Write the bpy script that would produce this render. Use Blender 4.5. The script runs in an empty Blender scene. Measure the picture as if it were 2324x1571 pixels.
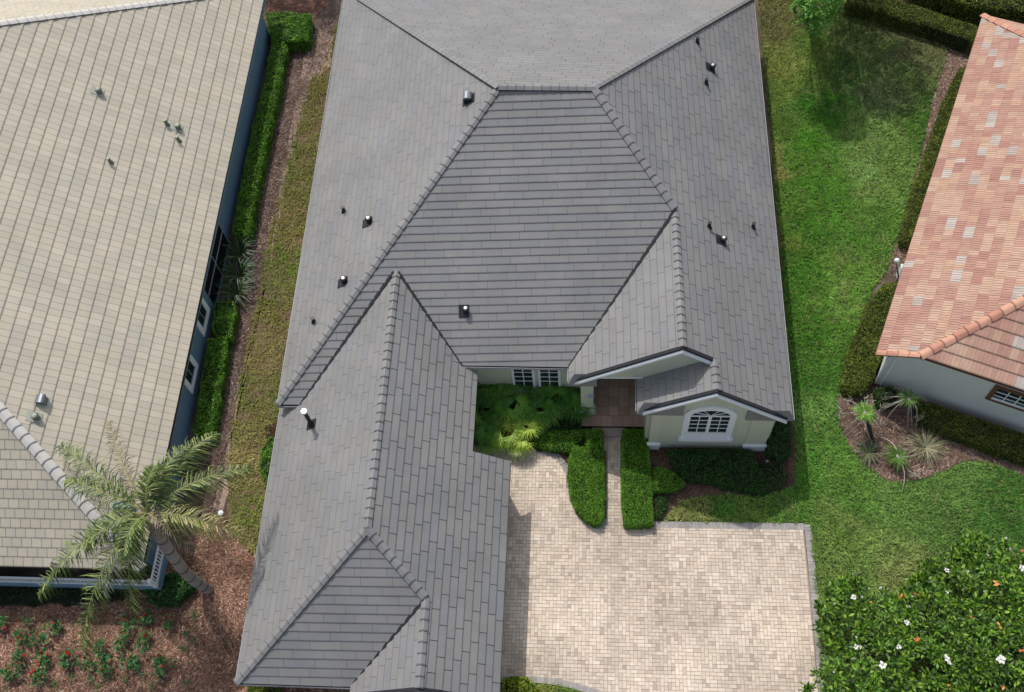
import bpy, math, random
import numpy as np
from mathutils import Matrix, Vector
random.seed(7); R = np.random.default_rng(11)
SC = bpy.context.scene
# ------------------------------------------------------------------ camera
cd = bpy.data.cameras.new('camera'); cam = bpy.data.objects.new('camera', cd)
SC.collection.objects.link(cam); SC.camera = cam
_P, _R, _Y = [math.radians(a) for a in (61.44048, -7.47227, -9.02574)]
F = Vector((math.sin(_Y)*math.cos(_P), math.cos(_Y)*math.cos(_P), -math.sin(_P)))
r0 = Vector((math.cos(_Y), -math.sin(_Y), 0)); u0 = r0.cross(F)
rr = math.cos(_R)*r0 + math.sin(_R)*u0; uu = -math.sin(_R)*r0 + math.cos(_R)*u0
cam.matrix_world = Matrix(((rr.x, uu.x, -F.x, 0), (rr.y, uu.y, -F.y, 0), (rr.z, uu.z, -F.z, 45.307), (0, 0, 0, 1)))
cd.sensor_width = 36; cd.sensor_fit = 'HORIZONTAL'; cd.lens = 2350.4/2324*36
cd.clip_start = .5; cd.clip_end = 1500
# ------------------------------------------------------------------ sky and sun
SD = Vector((.33, -.60, -1)).normalized()
w = bpy.data.worlds.new('World'); SC.world = w; w.use_nodes = True
nt = w.node_tree; sky = nt.nodes.new('ShaderNodeTexSky'); sky.sky_type = 'NISHITA'; sky.sun_disc = False
sky.sun_elevation = math.asin(-SD.z); sky.sun_rotation = math.atan2(-SD.x, -SD.y)
sky.air_density = 1.0; sky.dust_density = 2.5; sky.ozone_density = 1.0
hs = nt.nodes.new('ShaderNodeHueSaturation'); hs.inputs['Saturation'].default_value = .62
nt.links.new(sky.outputs[0], hs.inputs['Color']); nt.links.new(hs.outputs[0], nt.nodes['Background'].inputs[0]); nt.nodes['Background'].inputs[1].default_value = .15
sd = bpy.data.lights.new('sun', 'SUN'); sd.energy = 2.5; sd.angle = math.radians(.9); sd.color = (1, .965, .92)
sun = bpy.data.objects.new('sun', sd); SC.collection.objects.link(sun)
sun.rotation_euler = SD.to_track_quat('-Z', 'Y').to_euler()
SC.view_settings.view_transform = 'Standard'; SC.view_settings.look = 'None'
SC.view_settings.exposure = 0.22; SC.view_settings.gamma = 1

# ------------------------------------------------------------------ helpers
def lin(c):
    return tuple(((x/255)/12.92 if x/255 <= .04045 else ((x/255+.055)/1.055)**2.4) for x in c)
MATS = {}
def mat(name, col=None, rough=.8, noise=.0, nscale=3.0, bump=0.0, bscale=30.0, spec=.3, fine=0.0, transl=0.0, metal=0.0, stain=None, sscale=.4, smin=.5, smax=.7, stretch=None):
    """col None -> colour from the 'tint' attribute"""
    if name in MATS: return MATS[name]
    m = bpy.data.materials.new(name); m.use_nodes = True; t = m.node_tree; n = t.nodes; L = t.links
    b = n['Principled BSDF']; b.inputs['Roughness'].default_value = rough; b.inputs['Metallic'].default_value = metal
    b.inputs['Specular IOR Level'].default_value = spec
    tc = n.new('ShaderNodeTexCoord'); co = tc.outputs['Object']
    if stretch:
        mp = n.new('ShaderNodeMapping'); mp.inputs['Scale'].default_value = stretch; L.new(co, mp.inputs[0]); cs = mp.outputs[0]
    else: cs = co
    if col is None:
        a = n.new('ShaderNodeAttribute'); a.attribute_name = 'tint'; c = a.outputs['Color']
    else:
        a = n.new('ShaderNodeRGB'); a.outputs[0].default_value = (*lin(col), 1); c = a.outputs[0]
    def mul(c, scale, amt, det=4, src=None):
        nz = n.new('ShaderNodeTexNoise'); nz.inputs['Scale'].default_value = scale; nz.inputs['Detail'].default_value = det
        L.new(src or co, nz.inputs['Vector'])
        mr = n.new('ShaderNodeMapRange'); mr.inputs[1].default_value = .3; mr.inputs[2].default_value = .7
        mr.inputs[3].default_value = 1-amt; mr.inputs[4].default_value = 1+amt; L.new(nz.outputs[0], mr.inputs[0])
        mx = n.new('ShaderNodeMix'); mx.data_type = 'RGBA'; mx.blend_type = 'MULTIPLY'; mx.inputs[0].default_value = 1
        L.new(c, mx.inputs[6]); L.new(mr.outputs[0], mx.inputs[7]); return mx.outputs[2]
    if noise: c = mul(c, nscale, noise, 5, cs)
    if fine: c = mul(c, 40, fine, 3)
    if stain:
        nz = n.new('ShaderNodeTexNoise'); nz.inputs['Scale'].default_value = sscale; nz.inputs['Detail'].default_value = 6; L.new(cs, nz.inputs['Vector'])
        mr = n.new('ShaderNodeMapRange'); mr.inputs[1].default_value = smin; mr.inputs[2].default_value = smax; L.new(nz.outputs[0], mr.inputs[0])
        mx = n.new('ShaderNodeMix'); mx.data_type = 'RGBA'; L.new(mr.outputs[0], mx.inputs[0]); L.new(c, mx.inputs[6])
        mx.inputs[7].default_value = (*lin(stain), 1); c = mx.outputs[2]
    L.new(c, b.inputs['Base Color'])
    if bump:
        nz = n.new('ShaderNodeTexNoise'); nz.inputs['Scale'].default_value = bscale; nz.inputs['Detail'].default_value = 5; L.new(co, nz.inputs['Vector'])
        bp = n.new('ShaderNodeBump'); bp.inputs['Strength'].default_value = bump; bp.inputs['Distance'].default_value = .03
        L.new(nz.outputs[0], bp.inputs['Height']); L.new(bp.outputs[0], b.inputs['Normal'])
    if transl:
        tr = n.new('ShaderNodeBsdfTranslucent'); L.new(c, tr.inputs[0]); ms = n.new('ShaderNodeMixShader'); ms.inputs[0].default_value = transl
        out = n['Material Output']; L.new(b.outputs[0], ms.inputs[1]); L.new(tr.outputs[0], ms.inputs[2]); L.new(ms.outputs[0], out.inputs[0])
    MATS[name] = m; return m

def tag(o, label=None, cat=None, group=None, kind=None):
    if label: o['label'] = label
    if cat: o['category'] = cat
    if group: o['group'] = group
    if kind: o['kind'] = kind
    return o
def empty(name, loc, label, cat, group=None):
    o = bpy.data.objects.new(name, None); SC.collection.objects.link(o); o.location = loc; o.empty_display_size = .3
    return tag(o, label, cat, group)
def wloc(o):
    p = Vector((0, 0, 0))
    while o is not None: p = p + o.location; o = o.parent
    return p
class MB:
    def __init__(s): s.v = []; s.f = []; s.c = []; s.m = []
    def face(s, pts, col=(.5, .5, .5), mi=0):
        i = len(s.v); s.v += [tuple(p) for p in pts]; s.f.append(tuple(range(i, i+len(pts)))); s.c.append(tuple(col[:3])); s.m.append(mi)
    def prism(s, poly, z0, z1, col=(.5, .5, .5), mi=0):
        """vertical extrusion; z0/z1 numbers or functions of (x, y)"""
        a = z0 if callable(z0) else (lambda x, y: z0); b = z1 if callable(z1) else (lambda x, y: z1)
        lo = [(x, y, a(x, y)) for x, y in poly]; hi = [(x, y, b(x, y)) for x, y in poly]
        s.face(hi, col, mi); s.face(lo[::-1], col, mi)
        for i in range(len(poly)):
            j = (i+1) % len(poly); s.face([lo[i], lo[j], hi[j], hi[i]], col, mi)
    def box(s, x0, x1, y0, y1, z0, z1, col=(.5, .5, .5), mi=0):
        s.prism([(x0, y0), (x1, y0), (x1, y1), (x0, y1)], z0, z1, col, mi)
    def obox(s, o, ex, ey, ez, col=(.5, .5, .5), mi=0):
        """box from corner o with three edge vectors"""
        o, ex, ey, ez = map(Vector, (o, ex, ey, ez)); P = [o, o+ex, o+ex+ey, o+ey]; Q = [p+ez for p in P]
        s.face(Q, col, mi); s.face(P[::-1], col, mi)
        for i in range(4): j = (i+1) % 4; s.face([P[i], P[j], Q[j], Q[i]], col, mi)
    def tube(s, pts, rad, n=8, col=(.5, .5, .5), mi=0, cap=True):
        pts = [Vector(p) for p in pts]; rad = rad if hasattr(rad, '__len__') else [rad]*len(pts); rings = []
        for i, p in enumerate(pts):
            d = (pts[min(i+1, len(pts)-1)]-pts[max(i-1, 0)]).normalized()
            a = d.cross(Vector((0, 0, 1))); a = a.normalized() if a.length > 1e-4 else Vector((1, 0, 0)); b = d.cross(a)
            rings.append([p+(a*math.cos(2*math.pi*k/n)+b*math.sin(2*math.pi*k/n))*rad[i] for k in range(n)])
        base = len(s.v)
        for g in rings: s.v += [tuple(q) for q in g]
        for i in range(len(rings)-1):
            cc_ = col[i] if isinstance(col[0], (tuple, list)) else col
            for k in range(n):
                j = (k+1) % n; s.f.append((base+i*n+k, base+i*n+j, base+(i+1)*n+j, base+(i+1)*n+k)); s.c.append(cc_[:3]); s.m.append(mi)
        if isinstance(col[0], (tuple, list)): col = col[0]
        if cap:
            s.face(rings[-1], col, mi); s.face(rings[0][::-1], col, mi)
    def build(s, name, mats, parent=None, smooth=False):
        mats = mats if isinstance(mats, (list, tuple)) else [mats]
        off = wloc(parent) if parent is not None else Vector((0, 0, 0))
        v = np.array(s.v, float)-np.array(off) if s.v else np.zeros((0, 3))
        me = bpy.data.meshes.new(name); me.from_pydata(v.tolist(), [], s.f)
        for m in mats: me.materials.append(m)
        me.polygons.foreach_set('material_index', s.m)
        if smooth: me.polygons.foreach_set('use_smooth', [True]*len(s.f))
        at = me.attributes.new('tint', 'FLOAT_COLOR', 'FACE'); at.data.foreach_set('color', np.concatenate([np.array(s.c, float).reshape(-1, 3), np.ones((len(s.c), 1))], 1).ravel())
        o = bpy.data.objects.new(name, me); SC.collection.objects.link(o); o.parent = parent; return o
def quads(name, V, tint, m, parent=None):
    """V (N,4,3) quads, tint (N,3)"""
    off = np.array(wloc(parent)) if parent is not None else np.zeros(3)
    V = (np.asarray(V, np.float32)-off.astype(np.float32)); n = len(V); me = bpy.data.meshes.new(name)
    me.vertices.add(4*n); me.vertices.foreach_set('co', V.reshape(-1)); me.loops.add(4*n); me.loops.foreach_set('vertex_index', np.arange(4*n, dtype=np.int32))
    me.polygons.add(n); me.polygons.foreach_set('loop_start', np.arange(0, 4*n, 4, dtype=np.int32)); me.polygons.foreach_set('loop_total', np.full(n, 4, dtype=np.int32))
    me.update(calc_edges=True); me.materials.append(m)
    at = me.attributes.new('tint', 'FLOAT_COLOR', 'FACE'); at.data.foreach_set('color', np.concatenate([tint, np.ones((n, 1))], 1).astype(np.float32).ravel())
    o = bpy.data.objects.new(name, me); SC.collection.objects.link(o); o.parent = parent; return o
def inpoly(p, poly):
    x, y = p[:, 0], p[:, 1]; r = np.zeros(len(p), bool); n = len(poly)
    for i in range(n):
        x0, y0 = poly[i][:2]; x1, y1 = poly[(i+1) % n][:2]
        if y0 == y1: continue
        r ^= ((y0 > y) != (y1 > y)) & (x < (x1-x0)*(y-y0)/(y1-y0)+x0)
    return r
def edist(p, poly):
    d = np.full(len(p), 1e9); n = len(poly)
    for i in range(n):
        a = np.array(poly[i][:2]); b = np.array(poly[(i+1) % n][:2]); ab = b-a
        t = np.clip(((p-a)@ab)/max(ab@ab, 1e-9), 0, 1); d = np.minimum(d, np.hypot(*(p-(a+t[:, None]*ab)).T))
    return d
def area(poly):
    a = np.array([q[:2] for q in poly]); b = np.roll(a, -1, 0); return abs((a[:, 0]*b[:, 1]-a[:, 1]*b[:, 0]).sum())/2
def sample(poly, dens):
    a = np.array([q[:2] for q in poly]); lo, hi = a.min(0), a.max(0); n = int(dens*np.prod(hi-lo))
    p = R.random((n, 2))*(hi-lo)+lo; return p[inpoly(p, poly)]
def vnoise(p, s, seed=0):
    """smooth value noise on 2-D points, 0..1"""
    g = np.random.default_rng(seed).random((64, 64)); q = np.asarray(p)/s; i = np.floor(q).astype(int); f = q-i; f = f*f*(3-2*f)
    x, y = i[:, 0] % 64, i[:, 1] % 64; x1, y1 = (x+1) % 64, (y+1) % 64
    return (g[x, y]*(1-f[:, 0])+g[x1, y]*f[:, 0])*(1-f[:, 1])+(g[x, y1]*(1-f[:, 0])+g[x1, y1]*f[:, 0])*f[:, 1]
def unit(n):
    v = R.normal(size=(n, 3)); return v/np.linalg.norm(v, axis=1)[:, None]
def leafquads(P, size, aspect=.5, up=.0, size_var=.35):
    """one pointed leaf (diamond) per point with random direction; up biases it to lie flat"""
    n = len(P); nor = unit(n); nor[:, 2] = np.abs(nor[:, 2])+up; nor /= np.linalg.norm(nor, axis=1)[:, None]
    a = np.cross(nor, unit(n)); a /= np.linalg.norm(a, axis=1)[:, None]; b = np.cross(nor, a)
    s = (size*(1+size_var*R.normal(size=n)).clip(.4, 1.8))[:, None]
    return np.stack([P-a*s*.5, P-b*s*aspect*.5+a*s*.05, P+a*s*.5, P+b*s*aspect*.5+a*s*.05], 1)
def mixc(pal, n, jit=.12):
    pal = np.array([lin(c) for c in pal]); c = pal[R.integers(0, len(pal), n)]
    return np.clip(c*(1+jit*R.normal(size=(n, 1))), .003, 1)
def clip(poly, nx, ny, d):
    """keep nx*x+ny*y>=d"""
    out = []
    for i in range(len(poly)):
        p, q = poly[i], poly[(i+1) % len(poly)]; a = nx*p[0]+ny*p[1]-d; b = nx*q[0]+ny*q[1]-d
        if a >= 0: out.append(p)
        if (a >= 0) != (b >= 0): t = a/(a-b); out.append((p[0]+(q[0]-p[0])*t, p[1]+(q[1]-p[1])*t))
    return out
def ccw(poly):
    s = sum(poly[i][0]*poly[(i+1) % len(poly)][1]-poly[(i+1) % len(poly)][0]*poly[i][1] for i in range(len(poly)))
    return poly if s > 0 else poly[::-1]

# ------------------------------------------------------------------ roofs
_last = [0]
def rsh(row):
    c = [x for x in (0, .2, .36, .5, .68, .84) if abs(x-_last[0]) > .15]; _last[0] = random.choice(c); return _last[0]
def tiles(mb, pieces, plane, expo, tw, colf, panel=1, lift=.035, gap=.016, off=.5, stag=None, jit=.004, vbase=None, bev=.03, ecol=1.0):
    """real courses: every tile is a slightly tilted slab with a lower lip; clipped to convex pieces"""
    a, b, c = plane; g = math.hypot(a, b); vx, vy = a/g, b/g; ux, uy = -vy, vx
    zf = lambda x, y: a*x+b*y+c
    pcs = [ccw(p) for p in pieces]; allp = [q for p in pcs for q in p]
    v0 = vbase if vbase is not None else min(x*vx+y*vy for x, y in allp); v1 = max(x*vx+y*vy for x, y in allp)
    ua = min(x*ux+y*uy for x, y in allp); ub = max(x*ux+y*uy for x, y in allp)
    ext = []
    for p in pcs:
        us = [x*ux+y*uy for x, y in p]; vs = [x*vx+y*vy for x, y in p]; ext.append((min(us), max(us), min(vs), max(vs)))
    row = 0; v = v0
    while v < v1-.01:
        sh = ((stag[row % len(stag)] if stag != 'rnd' else rsh(row)) if stag else (off*(row % 2)))*tw*panel + random.uniform(-.02, .02)
        k = 0; u = ua-tw*panel+sh
        while u < ub:
            g0 = gap/2 if k % panel == 0 else 0; g1 = gap/2 if k % panel == panel-1 else 0
            u1 = u+tw; vv = v+expo
            if k % panel == 0: pj = random.uniform(-jit, jit); pt = random.random()
            col = None
            for p, e in zip(pcs, ext):
                if u1 < e[0] or u > e[1] or vv < e[2] or v > e[3]: continue
                q = clip(p, ux, uy, u+g0); 
                if len(q) > 2: q = clip(q, -ux, -uy, -(u1-g1))
                if len(q) > 2: q = clip(q, vx, vy, v)
                if len(q) > 2: q = clip(q, -vx, -vy, -vv)
                if len(q) < 3: continue
                if col is None: col = colf(row, k, pt)
                zt = lambda x, y: zf(x, y)+.004+(lift+pj)*(1-(x*vx+y*vy-v)/expo)
                if bev:
                    qb = clip(q, -vx, -vy, -(v+bev)); q = clip(q, vx, vy, v+bev)
                    if len(q) > 2: mb.face([(x, y, zt(x, y)) for x, y in q], col)
                    if len(qb) < 3: continue
                    q = qb; zt2 = zt; zt = lambda x, y: zt2(x, y)-.016*max(0, 1-(x*vx+y*vy-v)/bev)
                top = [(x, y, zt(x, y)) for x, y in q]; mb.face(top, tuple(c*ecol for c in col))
                for i in range(len(q)):
                    j = (i+1) % len(q)
                    if abs(q[i][0]*vx+q[i][1]*vy-v) < 1e-4 and abs(q[j][0]*vx+q[j][1]*vy-v) < 1e-4:
                        mb.face([(q[i][0], q[i][1], zf(*q[i])-.012), (q[j][0], q[j][1], zf(*q[j])-.012), top[j], top[i]], col)
            u = u1; k += 1
        v += expo; row += 1
def slab(mb, poly, plane, top=-.012, th=.17, col=(.5, .5, .5), mi=0):
    a, b, c = plane; mb.prism(ccw(poly), lambda x, y: a*x+b*y+c+top-th, lambda x, y: a*x+b*y+c+top, col, mi)
def caps(mb, p0, p1, w, drop, L, colf, lift=.034, z=.07, rnd=False):
    """overlapping ridge or hip caps from the low end p0 to p1; drop = fall of the side edges"""
    p0, p1 = Vector(p0), Vector(p1); d = p1-p0; n = max(1, round(d.length/L)); s = Vector((-d.y, d.x, 0)).normalized(); up = Vector((0, 0, 1))
    prof = [(-1, -1), (-.62, -.5), (-.2, -.08), (.2, -.08), (.62, -.5), (1, -1)] if rnd else [(-1, -1), (-.55, -.5), (-.1, -.04), (.1, -.04), (.55, -.5), (1, -1)]
    for i in range(n):
        a = p0+d*(i/n); b = p0+d*((i+1.06)/n); col = colf()
        ra = [a+s*(x*w)+up*(z+lift+y*drop) for x, y in prof]; rb = [b+s*(x*w*.93)+up*(z+y*drop) for x, y in prof]
        f_ = min(.5, .05*n/d.length); rm = [x+(y-x)*f_ for x, y in zip(ra, rb)]; dj = tuple(x*.62 for x in col)  # lower strip of each cap darkened as a painted shadow line
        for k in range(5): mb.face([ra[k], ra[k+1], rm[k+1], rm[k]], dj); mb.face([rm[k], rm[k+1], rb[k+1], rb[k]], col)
        dk = tuple(x*.22 for x in col); mb.face([ra[0]-up*.06, ra[5]-up*.06]+ra[::-1], dk)  # mortar-dark ends and skirts, painted in for the shadow lines between caps
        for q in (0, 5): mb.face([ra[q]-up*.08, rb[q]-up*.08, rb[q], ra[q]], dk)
def rake(house, p0, p1, ydir=-1, wh=.18, dk=.075, name='rake_board'):
    """white barge board with the dark tile edge above it, on a gable end facing -y"""
    p0, p1 = Vector(p0), Vector(p1); d = p1-p0; m = MB()
    m.obox(p0+Vector((0, -.12, -wh-.10)), d, (0, .21, 0), (0, 0, wh)); o = m.build(name, M_white, house)
    m = MB(); m.obox(p0+Vector((0, -.03, -.098)), d, (0, .15, 0), (0, 0, dk+.07)); m.build('tile_edge', M_darktile, o)
def valley(house, p0, p1, w=.06, z=.055):  # raised dark strip along the open valley, gap shade put into its colour
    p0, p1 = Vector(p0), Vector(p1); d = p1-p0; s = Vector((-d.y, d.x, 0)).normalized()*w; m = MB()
    m.obox(p0-s+Vector((0, 0, -.04)), d, s*2, (0, 0, .04+z)); m.build('valley_shade_strip', M_valley, house)
def pz(pl, x, y): return pl[0]*x+pl[1]*y+pl[2]

M_tile = mat('slate_grey_tile', None, .6, noise=.085, nscale=.5, fine=.07, spec=.35, bump=.12, bscale=60)
M_under = mat('roof_underlay', (34, 34, 37), .9)
M_fasc = mat('fascia_paint', (150, 150, 152), .6)
M_darktile = mat('dark_tile_edge', (42, 42, 46), .8)
M_valley = mat('valley_gap_shade', (36, 37, 41), .7)  # dark tone painted for the shaded valley gap
M_white = mat('white_trim', (222, 226, 226), .5, noise=.03, nscale=5)
M_stucco = mat('pale_green_stucco', (186, 190, 168), .9, noise=.04, nscale=1.5, bump=.25, bscale=90)
M_glass = mat('window_glass', (34, 46, 50), .08, spec=.6, noise=.3, nscale=3)
M_blackp = mat('black_vent_rubber', (26, 27, 29), .5, spec=.4)
M_metalw = mat('bright_vent_cap', (225, 228, 230), .25, metal=.3)
M_step = mat('grey_brown_step', (158, 142, 130), .8, noise=.12, nscale=4)
M_greym = mat('galvanised_vent', (112, 116, 122), .4, metal=.4)

GREY = [lin((123, 122.5, 120)), lin((125, 124, 121)), lin((121.5, 121.5, 120)), lin((124, 122.5, 120)), lin((121, 121.5, 122)), lin((126, 124.5, 122))]
def cgrey(row, k, pt):
    c = GREY[int(pt*5.99)]; j = random.uniform(.975, 1.025); return tuple(x*j for x in c)
def rgrey():
    c = random.choice(GREY); j = random.uniform(1.0, 1.08); return tuple(x*j for x in c)

# ================================================================== GREY HOUSE
H = empty('grey_roofed_house', (-3, 26, 0), 'large house with grey slate-look hip roof and pale green gable walls beside the driveway', 'house')
PL = dict(left=(.674, .009, 12.717), right=(-.785, -.016, 10.708), front=(-.018, .562, -7.813), back=(-.037, -.52, 26.74),
          wl=(.664, -.001, 12.063), wr=(-.696, 0, .191), wf=(-.008, .677, -2.452), r2l=(.661, .001, 8.878), r1l=(.689, .01, 4.545), hl=(.653, .002, 2.839))
A, B, R1, Lc, BL, BR = (-4.17, 31.93), (.07, 31.95), (3.71, 27.28), (-14.15, 19.42), (-14.10, 45.45), (8.91, 44.97)
W0, W1, WC, R2 = (-8.72, 24.87), (-8.73, 12.74), (-14.23, 7.31), (-6.42, 10.45)
PIECES = dict(
 left=[[A, Lc, BL]], back=[[A, B, BR, BL]],
 right=[[B, BR, (8.88, 27.28), R1], [R1, (8.88, 27.28), (8.86, 20.4), (3.82, 20.4)], [(5.19, 20.4), (8.86, 20.4), (8.84, 18.97), (5.29, 18.97)]],
 front=[[A, B, R1, (1.90, 24.87), (-9.80, 24.87)], [W0, (1.90, 24.87), (-.93, 21.1), (-5.73, 21.1)], [(-9.80, 24.87), W0, (-13.07, 19.42), Lc]],
 wl=[[W0, (-13.07, 19.43), (-8.73, 19.43)], [(-8.73, 19.43), (-14.23, 19.43), (-14.23, 7.31), W1], [(-13.07, 19.43), (-13.6, 20.1), (-14.23, 20.1), (-14.23, 19.43)]],
 wr=[[W0, (-5.73, 21.05), (-8.73, 21.05)], [(-8.73, 21.05), (-5.04, 21.05), (-5.04, 17.15), (-8.73, 17.15)], [(-8.73, 17.15), (-3.45, 17.15), (-3.45, 12.74), (-8.73, 12.74)],
     [W1, (-3.45, 12.74), (-3.45, 10.45), R2], [R2, (-3.45, 10.45), (-3.45, 7.0), (-6.4, 7.0)]],
 wf=[[W1, R2, (-9.4, 7.40), (-9.5, 7.31), WC]], r2l=[[R2, (-6.4, 7.0), (-9.5, 7.0), (-9.5, 7.35)]],
 r1l=[[R1, (3.82, 20.4), (-.95, 20.4), (-.93, 21.1)]], hl=[[(5.19, 21.6), (5.29, 18.97), (2.05, 18.97), (2.05, 21.6)]])
STG = [0, .42, .83, .25, .62, .1, .5, .9, .33, .74]
for k in PIECES:
    mb = MB(); ex = .315 if k in ('front', 'wf', 'back') else .30
    tiles(mb, PIECES[k], PL[k], ex, .43 if k in ('front', 'wf') else .41, cgrey, panel=3, stag='rnd', gap={'right': .024, 'wr': .026, 'left': .013, 'wl': .013, 'r1l': .015, 'hl': .015, 'back': .016, 'r2l': .013}.get(k, .009), lift=.044 if k in ('front', 'wf') else .036, bev=.05 if k == 'back' else .03, ecol=1.12 if k in ('front', 'wf') else (.58 if k == 'back' else .8))  # ecol paints highlights on front course edges, shaded edges on the other slopes
    ro = mb.build('roof', M_tile, H)
    mb = MB()
    for p in PIECES[k]: slab(mb, p, PL[k])
    mb.build('roof_deck', M_under if k not in ('x',) else M_fasc, ro)
def V3(pl, p, dz=0): return (p[0], p[1], pz(PL[pl], *p)+dz)
def Vm(pls, p): return (p[0], p[1], max(pz(PL[q], *p) for q in pls.split()))
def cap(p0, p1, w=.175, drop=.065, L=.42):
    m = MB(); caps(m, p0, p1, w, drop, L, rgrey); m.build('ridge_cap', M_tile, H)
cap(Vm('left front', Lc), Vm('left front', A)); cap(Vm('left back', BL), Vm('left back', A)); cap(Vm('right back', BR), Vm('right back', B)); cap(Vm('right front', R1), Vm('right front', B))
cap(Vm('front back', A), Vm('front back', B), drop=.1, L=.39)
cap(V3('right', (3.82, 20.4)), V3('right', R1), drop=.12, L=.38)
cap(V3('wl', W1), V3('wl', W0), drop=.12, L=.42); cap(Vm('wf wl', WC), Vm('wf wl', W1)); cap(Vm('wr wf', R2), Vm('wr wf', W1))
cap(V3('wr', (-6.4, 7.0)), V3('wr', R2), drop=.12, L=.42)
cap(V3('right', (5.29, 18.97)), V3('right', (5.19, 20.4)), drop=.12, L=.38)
def vpt(pl, p): return (p[0], p[1], pz(PL[pl], *p))
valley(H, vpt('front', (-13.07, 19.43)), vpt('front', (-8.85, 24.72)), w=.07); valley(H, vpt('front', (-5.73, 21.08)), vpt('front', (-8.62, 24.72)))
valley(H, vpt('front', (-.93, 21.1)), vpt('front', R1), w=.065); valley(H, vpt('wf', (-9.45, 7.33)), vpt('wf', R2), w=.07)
# eave boards (light painted edges)
def eave(p0, p1, pl, h=.16, proud=.012):
    a, b = Vector((*p0, pz(PL[pl], *p0))), Vector((*p1, pz(PL[pl], *p1))); d = b-a; s = Vector((d.y, -d.x, 0)).normalized()
    m = MB(); m.obox(a+Vector((0, 0, -h-.03))+s*proud, d, s*.03, (0, 0, h)); m.build('fascia', M_fasc, H)
eave((-14.15, 45.4), (-14.15, 19.42), 'left'); eave((-14.15, 19.40), (-13.1, 19.40), 'front'); eave((-5.7, 21.09), (-.95, 21.09), 'front')
eave((-14.24, 20.0), (-14.24, 7.3), 'wl'); eave((-14.2, 7.30), (-9.5, 7.30), 'wf'); eave((-5.03, 21.0), (-5.03, 17.15), 'wr'); eave((-5.04, 17.14), (-3.45, 17.14), 'wr')
eave((-3.44, 17.1), (-3.44, 7.0), 'wr'); eave((8.88, 19.0), (8.93, 44.9), 'right'); eave((2.04, 21.5), (2.04, 18.97), 'hl'); eave((-.94, 21.05), (-.96, 20.4), 'r1l')
# (eave pieces run with the outer side on their right hand)
rake(H, (-.70, 20.35, pz(PL['r1l'], -.70, 20.4)), (3.83, 20.35, pz(PL['r1l'], 3.83, 20.4)))
rake(H, (3.83, 20.35, pz(PL['right'], 3.83, 20.4)), (5.35, 20.35, pz(PL['right'], 5.35, 20.4)))
rake(H, (2.30, 18.9, pz(PL['hl'], 2.30, 19)), (5.29, 18.9, pz(PL['hl'], 5.29, 19))); rake(H, (5.29, 18.9, pz(PL['right'], 5.29, 19)), (8.55, 18.9, pz(PL['right'], 8.55, 19)))
rake(H, (-9.5, 6.93, pz(PL['r2l'], -9.5, 7)), (-6.4, 6.93, pz(PL['r2l'], -6.4, 7))); rake(H, (-6.4, 6.93, pz(PL['wr'], -6.4, 7)), (-3.4, 6.93, pz(PL['wr'], -3.4, 7)))
# hip returns at the feet of the gables
def ret(x0, x1, y0, yw, z0, z1, xc, name='roof_return'):
    """small roof over the corner: eave y0,z0 from x0 to x1, meets wall at yw,z1; hip at xc side"""
    lo0, lo1 = (x0, y0, z0), (x1, y0, z0); t = .28*(1 if xc == x0 else -1)
    hi0 = (x0+(t if xc == x0 else 0), yw, z1); hi1 = (x1+(t if xc == x1 else 0), yw, z1)
    m = MB(); m.face([lo0, lo1, hi1, hi0], GREY[2]); m.face([lo0, hi0, (x0, yw, z0)], GREY[2]); m.face([lo1, (x1, yw, z0), hi1], GREY[2])
    m.face([(x0, y0, z0-.15), (x1, y0, z0-.15), lo1, lo0], GREY[3]); m.face([(x0, y0, z0-.15), lo0, (x0, yw, z0), (x0, yw, z0-.15)], GREY[3]); m.face([(x1, y0, z0-.15), (x1, yw, z0-.15), (x1, yw, z0), lo1], GREY[3])
    m.face([(x0, y0, z0-.15), (x0, yw, z0-.15), (x1, yw, z0-.15), (x1, y0, z0-.15)], GREY[3])
    m.build(name, M_tile, H)
ret(2.05, 4.05, 18.82, 19.0, 4.20, 4.95, 2.05); ret(6.79, 8.84, 18.9, 19.0, 3.62, 4.30, 8.84); ret(-.95, .32, 20.22, 20.46, 4.12, 4.70, -.95)
# walls
def wall(poly, z0, z1, m=None, name='wall', par=None):
    b = MB(); b.prism(ccw(poly), z0, z1); return b.build(name, m or M_stucco, par or H)
wall([(-13.6, 20), (-13.4, 20), (-13.4, 44.9), (-13.6, 44.9)], 0, 3.25); wall([(-13.4, 44.7), (8.2, 44.5), (8.2, 44.3), (-13.4, 44.5)], 0, 2.7)
wall([(8.02, 19.22), (8.02, 44.3), (8.22, 44.3), (8.22, 19.22)], 0, 3.3)
wall([(-13.65, 7.85), (-13.45, 7.85), (-13.45, 20), (-13.65, 20)], 0, 2.6); wall([(-13.45, 7.85), (-4.1, 7.85), (-4.1, 8.05), (-13.45, 8.05)], 0, 2.5)
wall([(-4.1, 7.85), (-3.9, 7.85), (-3.9, 17.0), (-4.1, 17.0)], 0, 2.6); wall([(-5.5, 16.8), (-4.1, 16.8), (-4.1, 17.0), (-5.5, 17.0)], 0, 2.9)
wall([(-5.7, 17.0), (-5.5, 17.0), (-5.5, 21.6), (-5.7, 21.6)], 0, 3.7); cw = wall([(-5.5, 21.6), (-.1, 21.6), (-.1, 21.8), (-5.5, 21.8)], 0, 3.95)
wall([(-.1, 21.6), (.1, 21.6), (.1, 24.2), (-.1, 24.2)], 0, 4.2); wall([(.1, 24.0), (2.57, 24.0), (2.57, 24.2), (.1, 24.2)], 0, 5.2); wall([(2.57, 19.22), (2.77, 19.22), (2.77, 24.2), (2.57, 24.2)], 0, 4.15)
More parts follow.
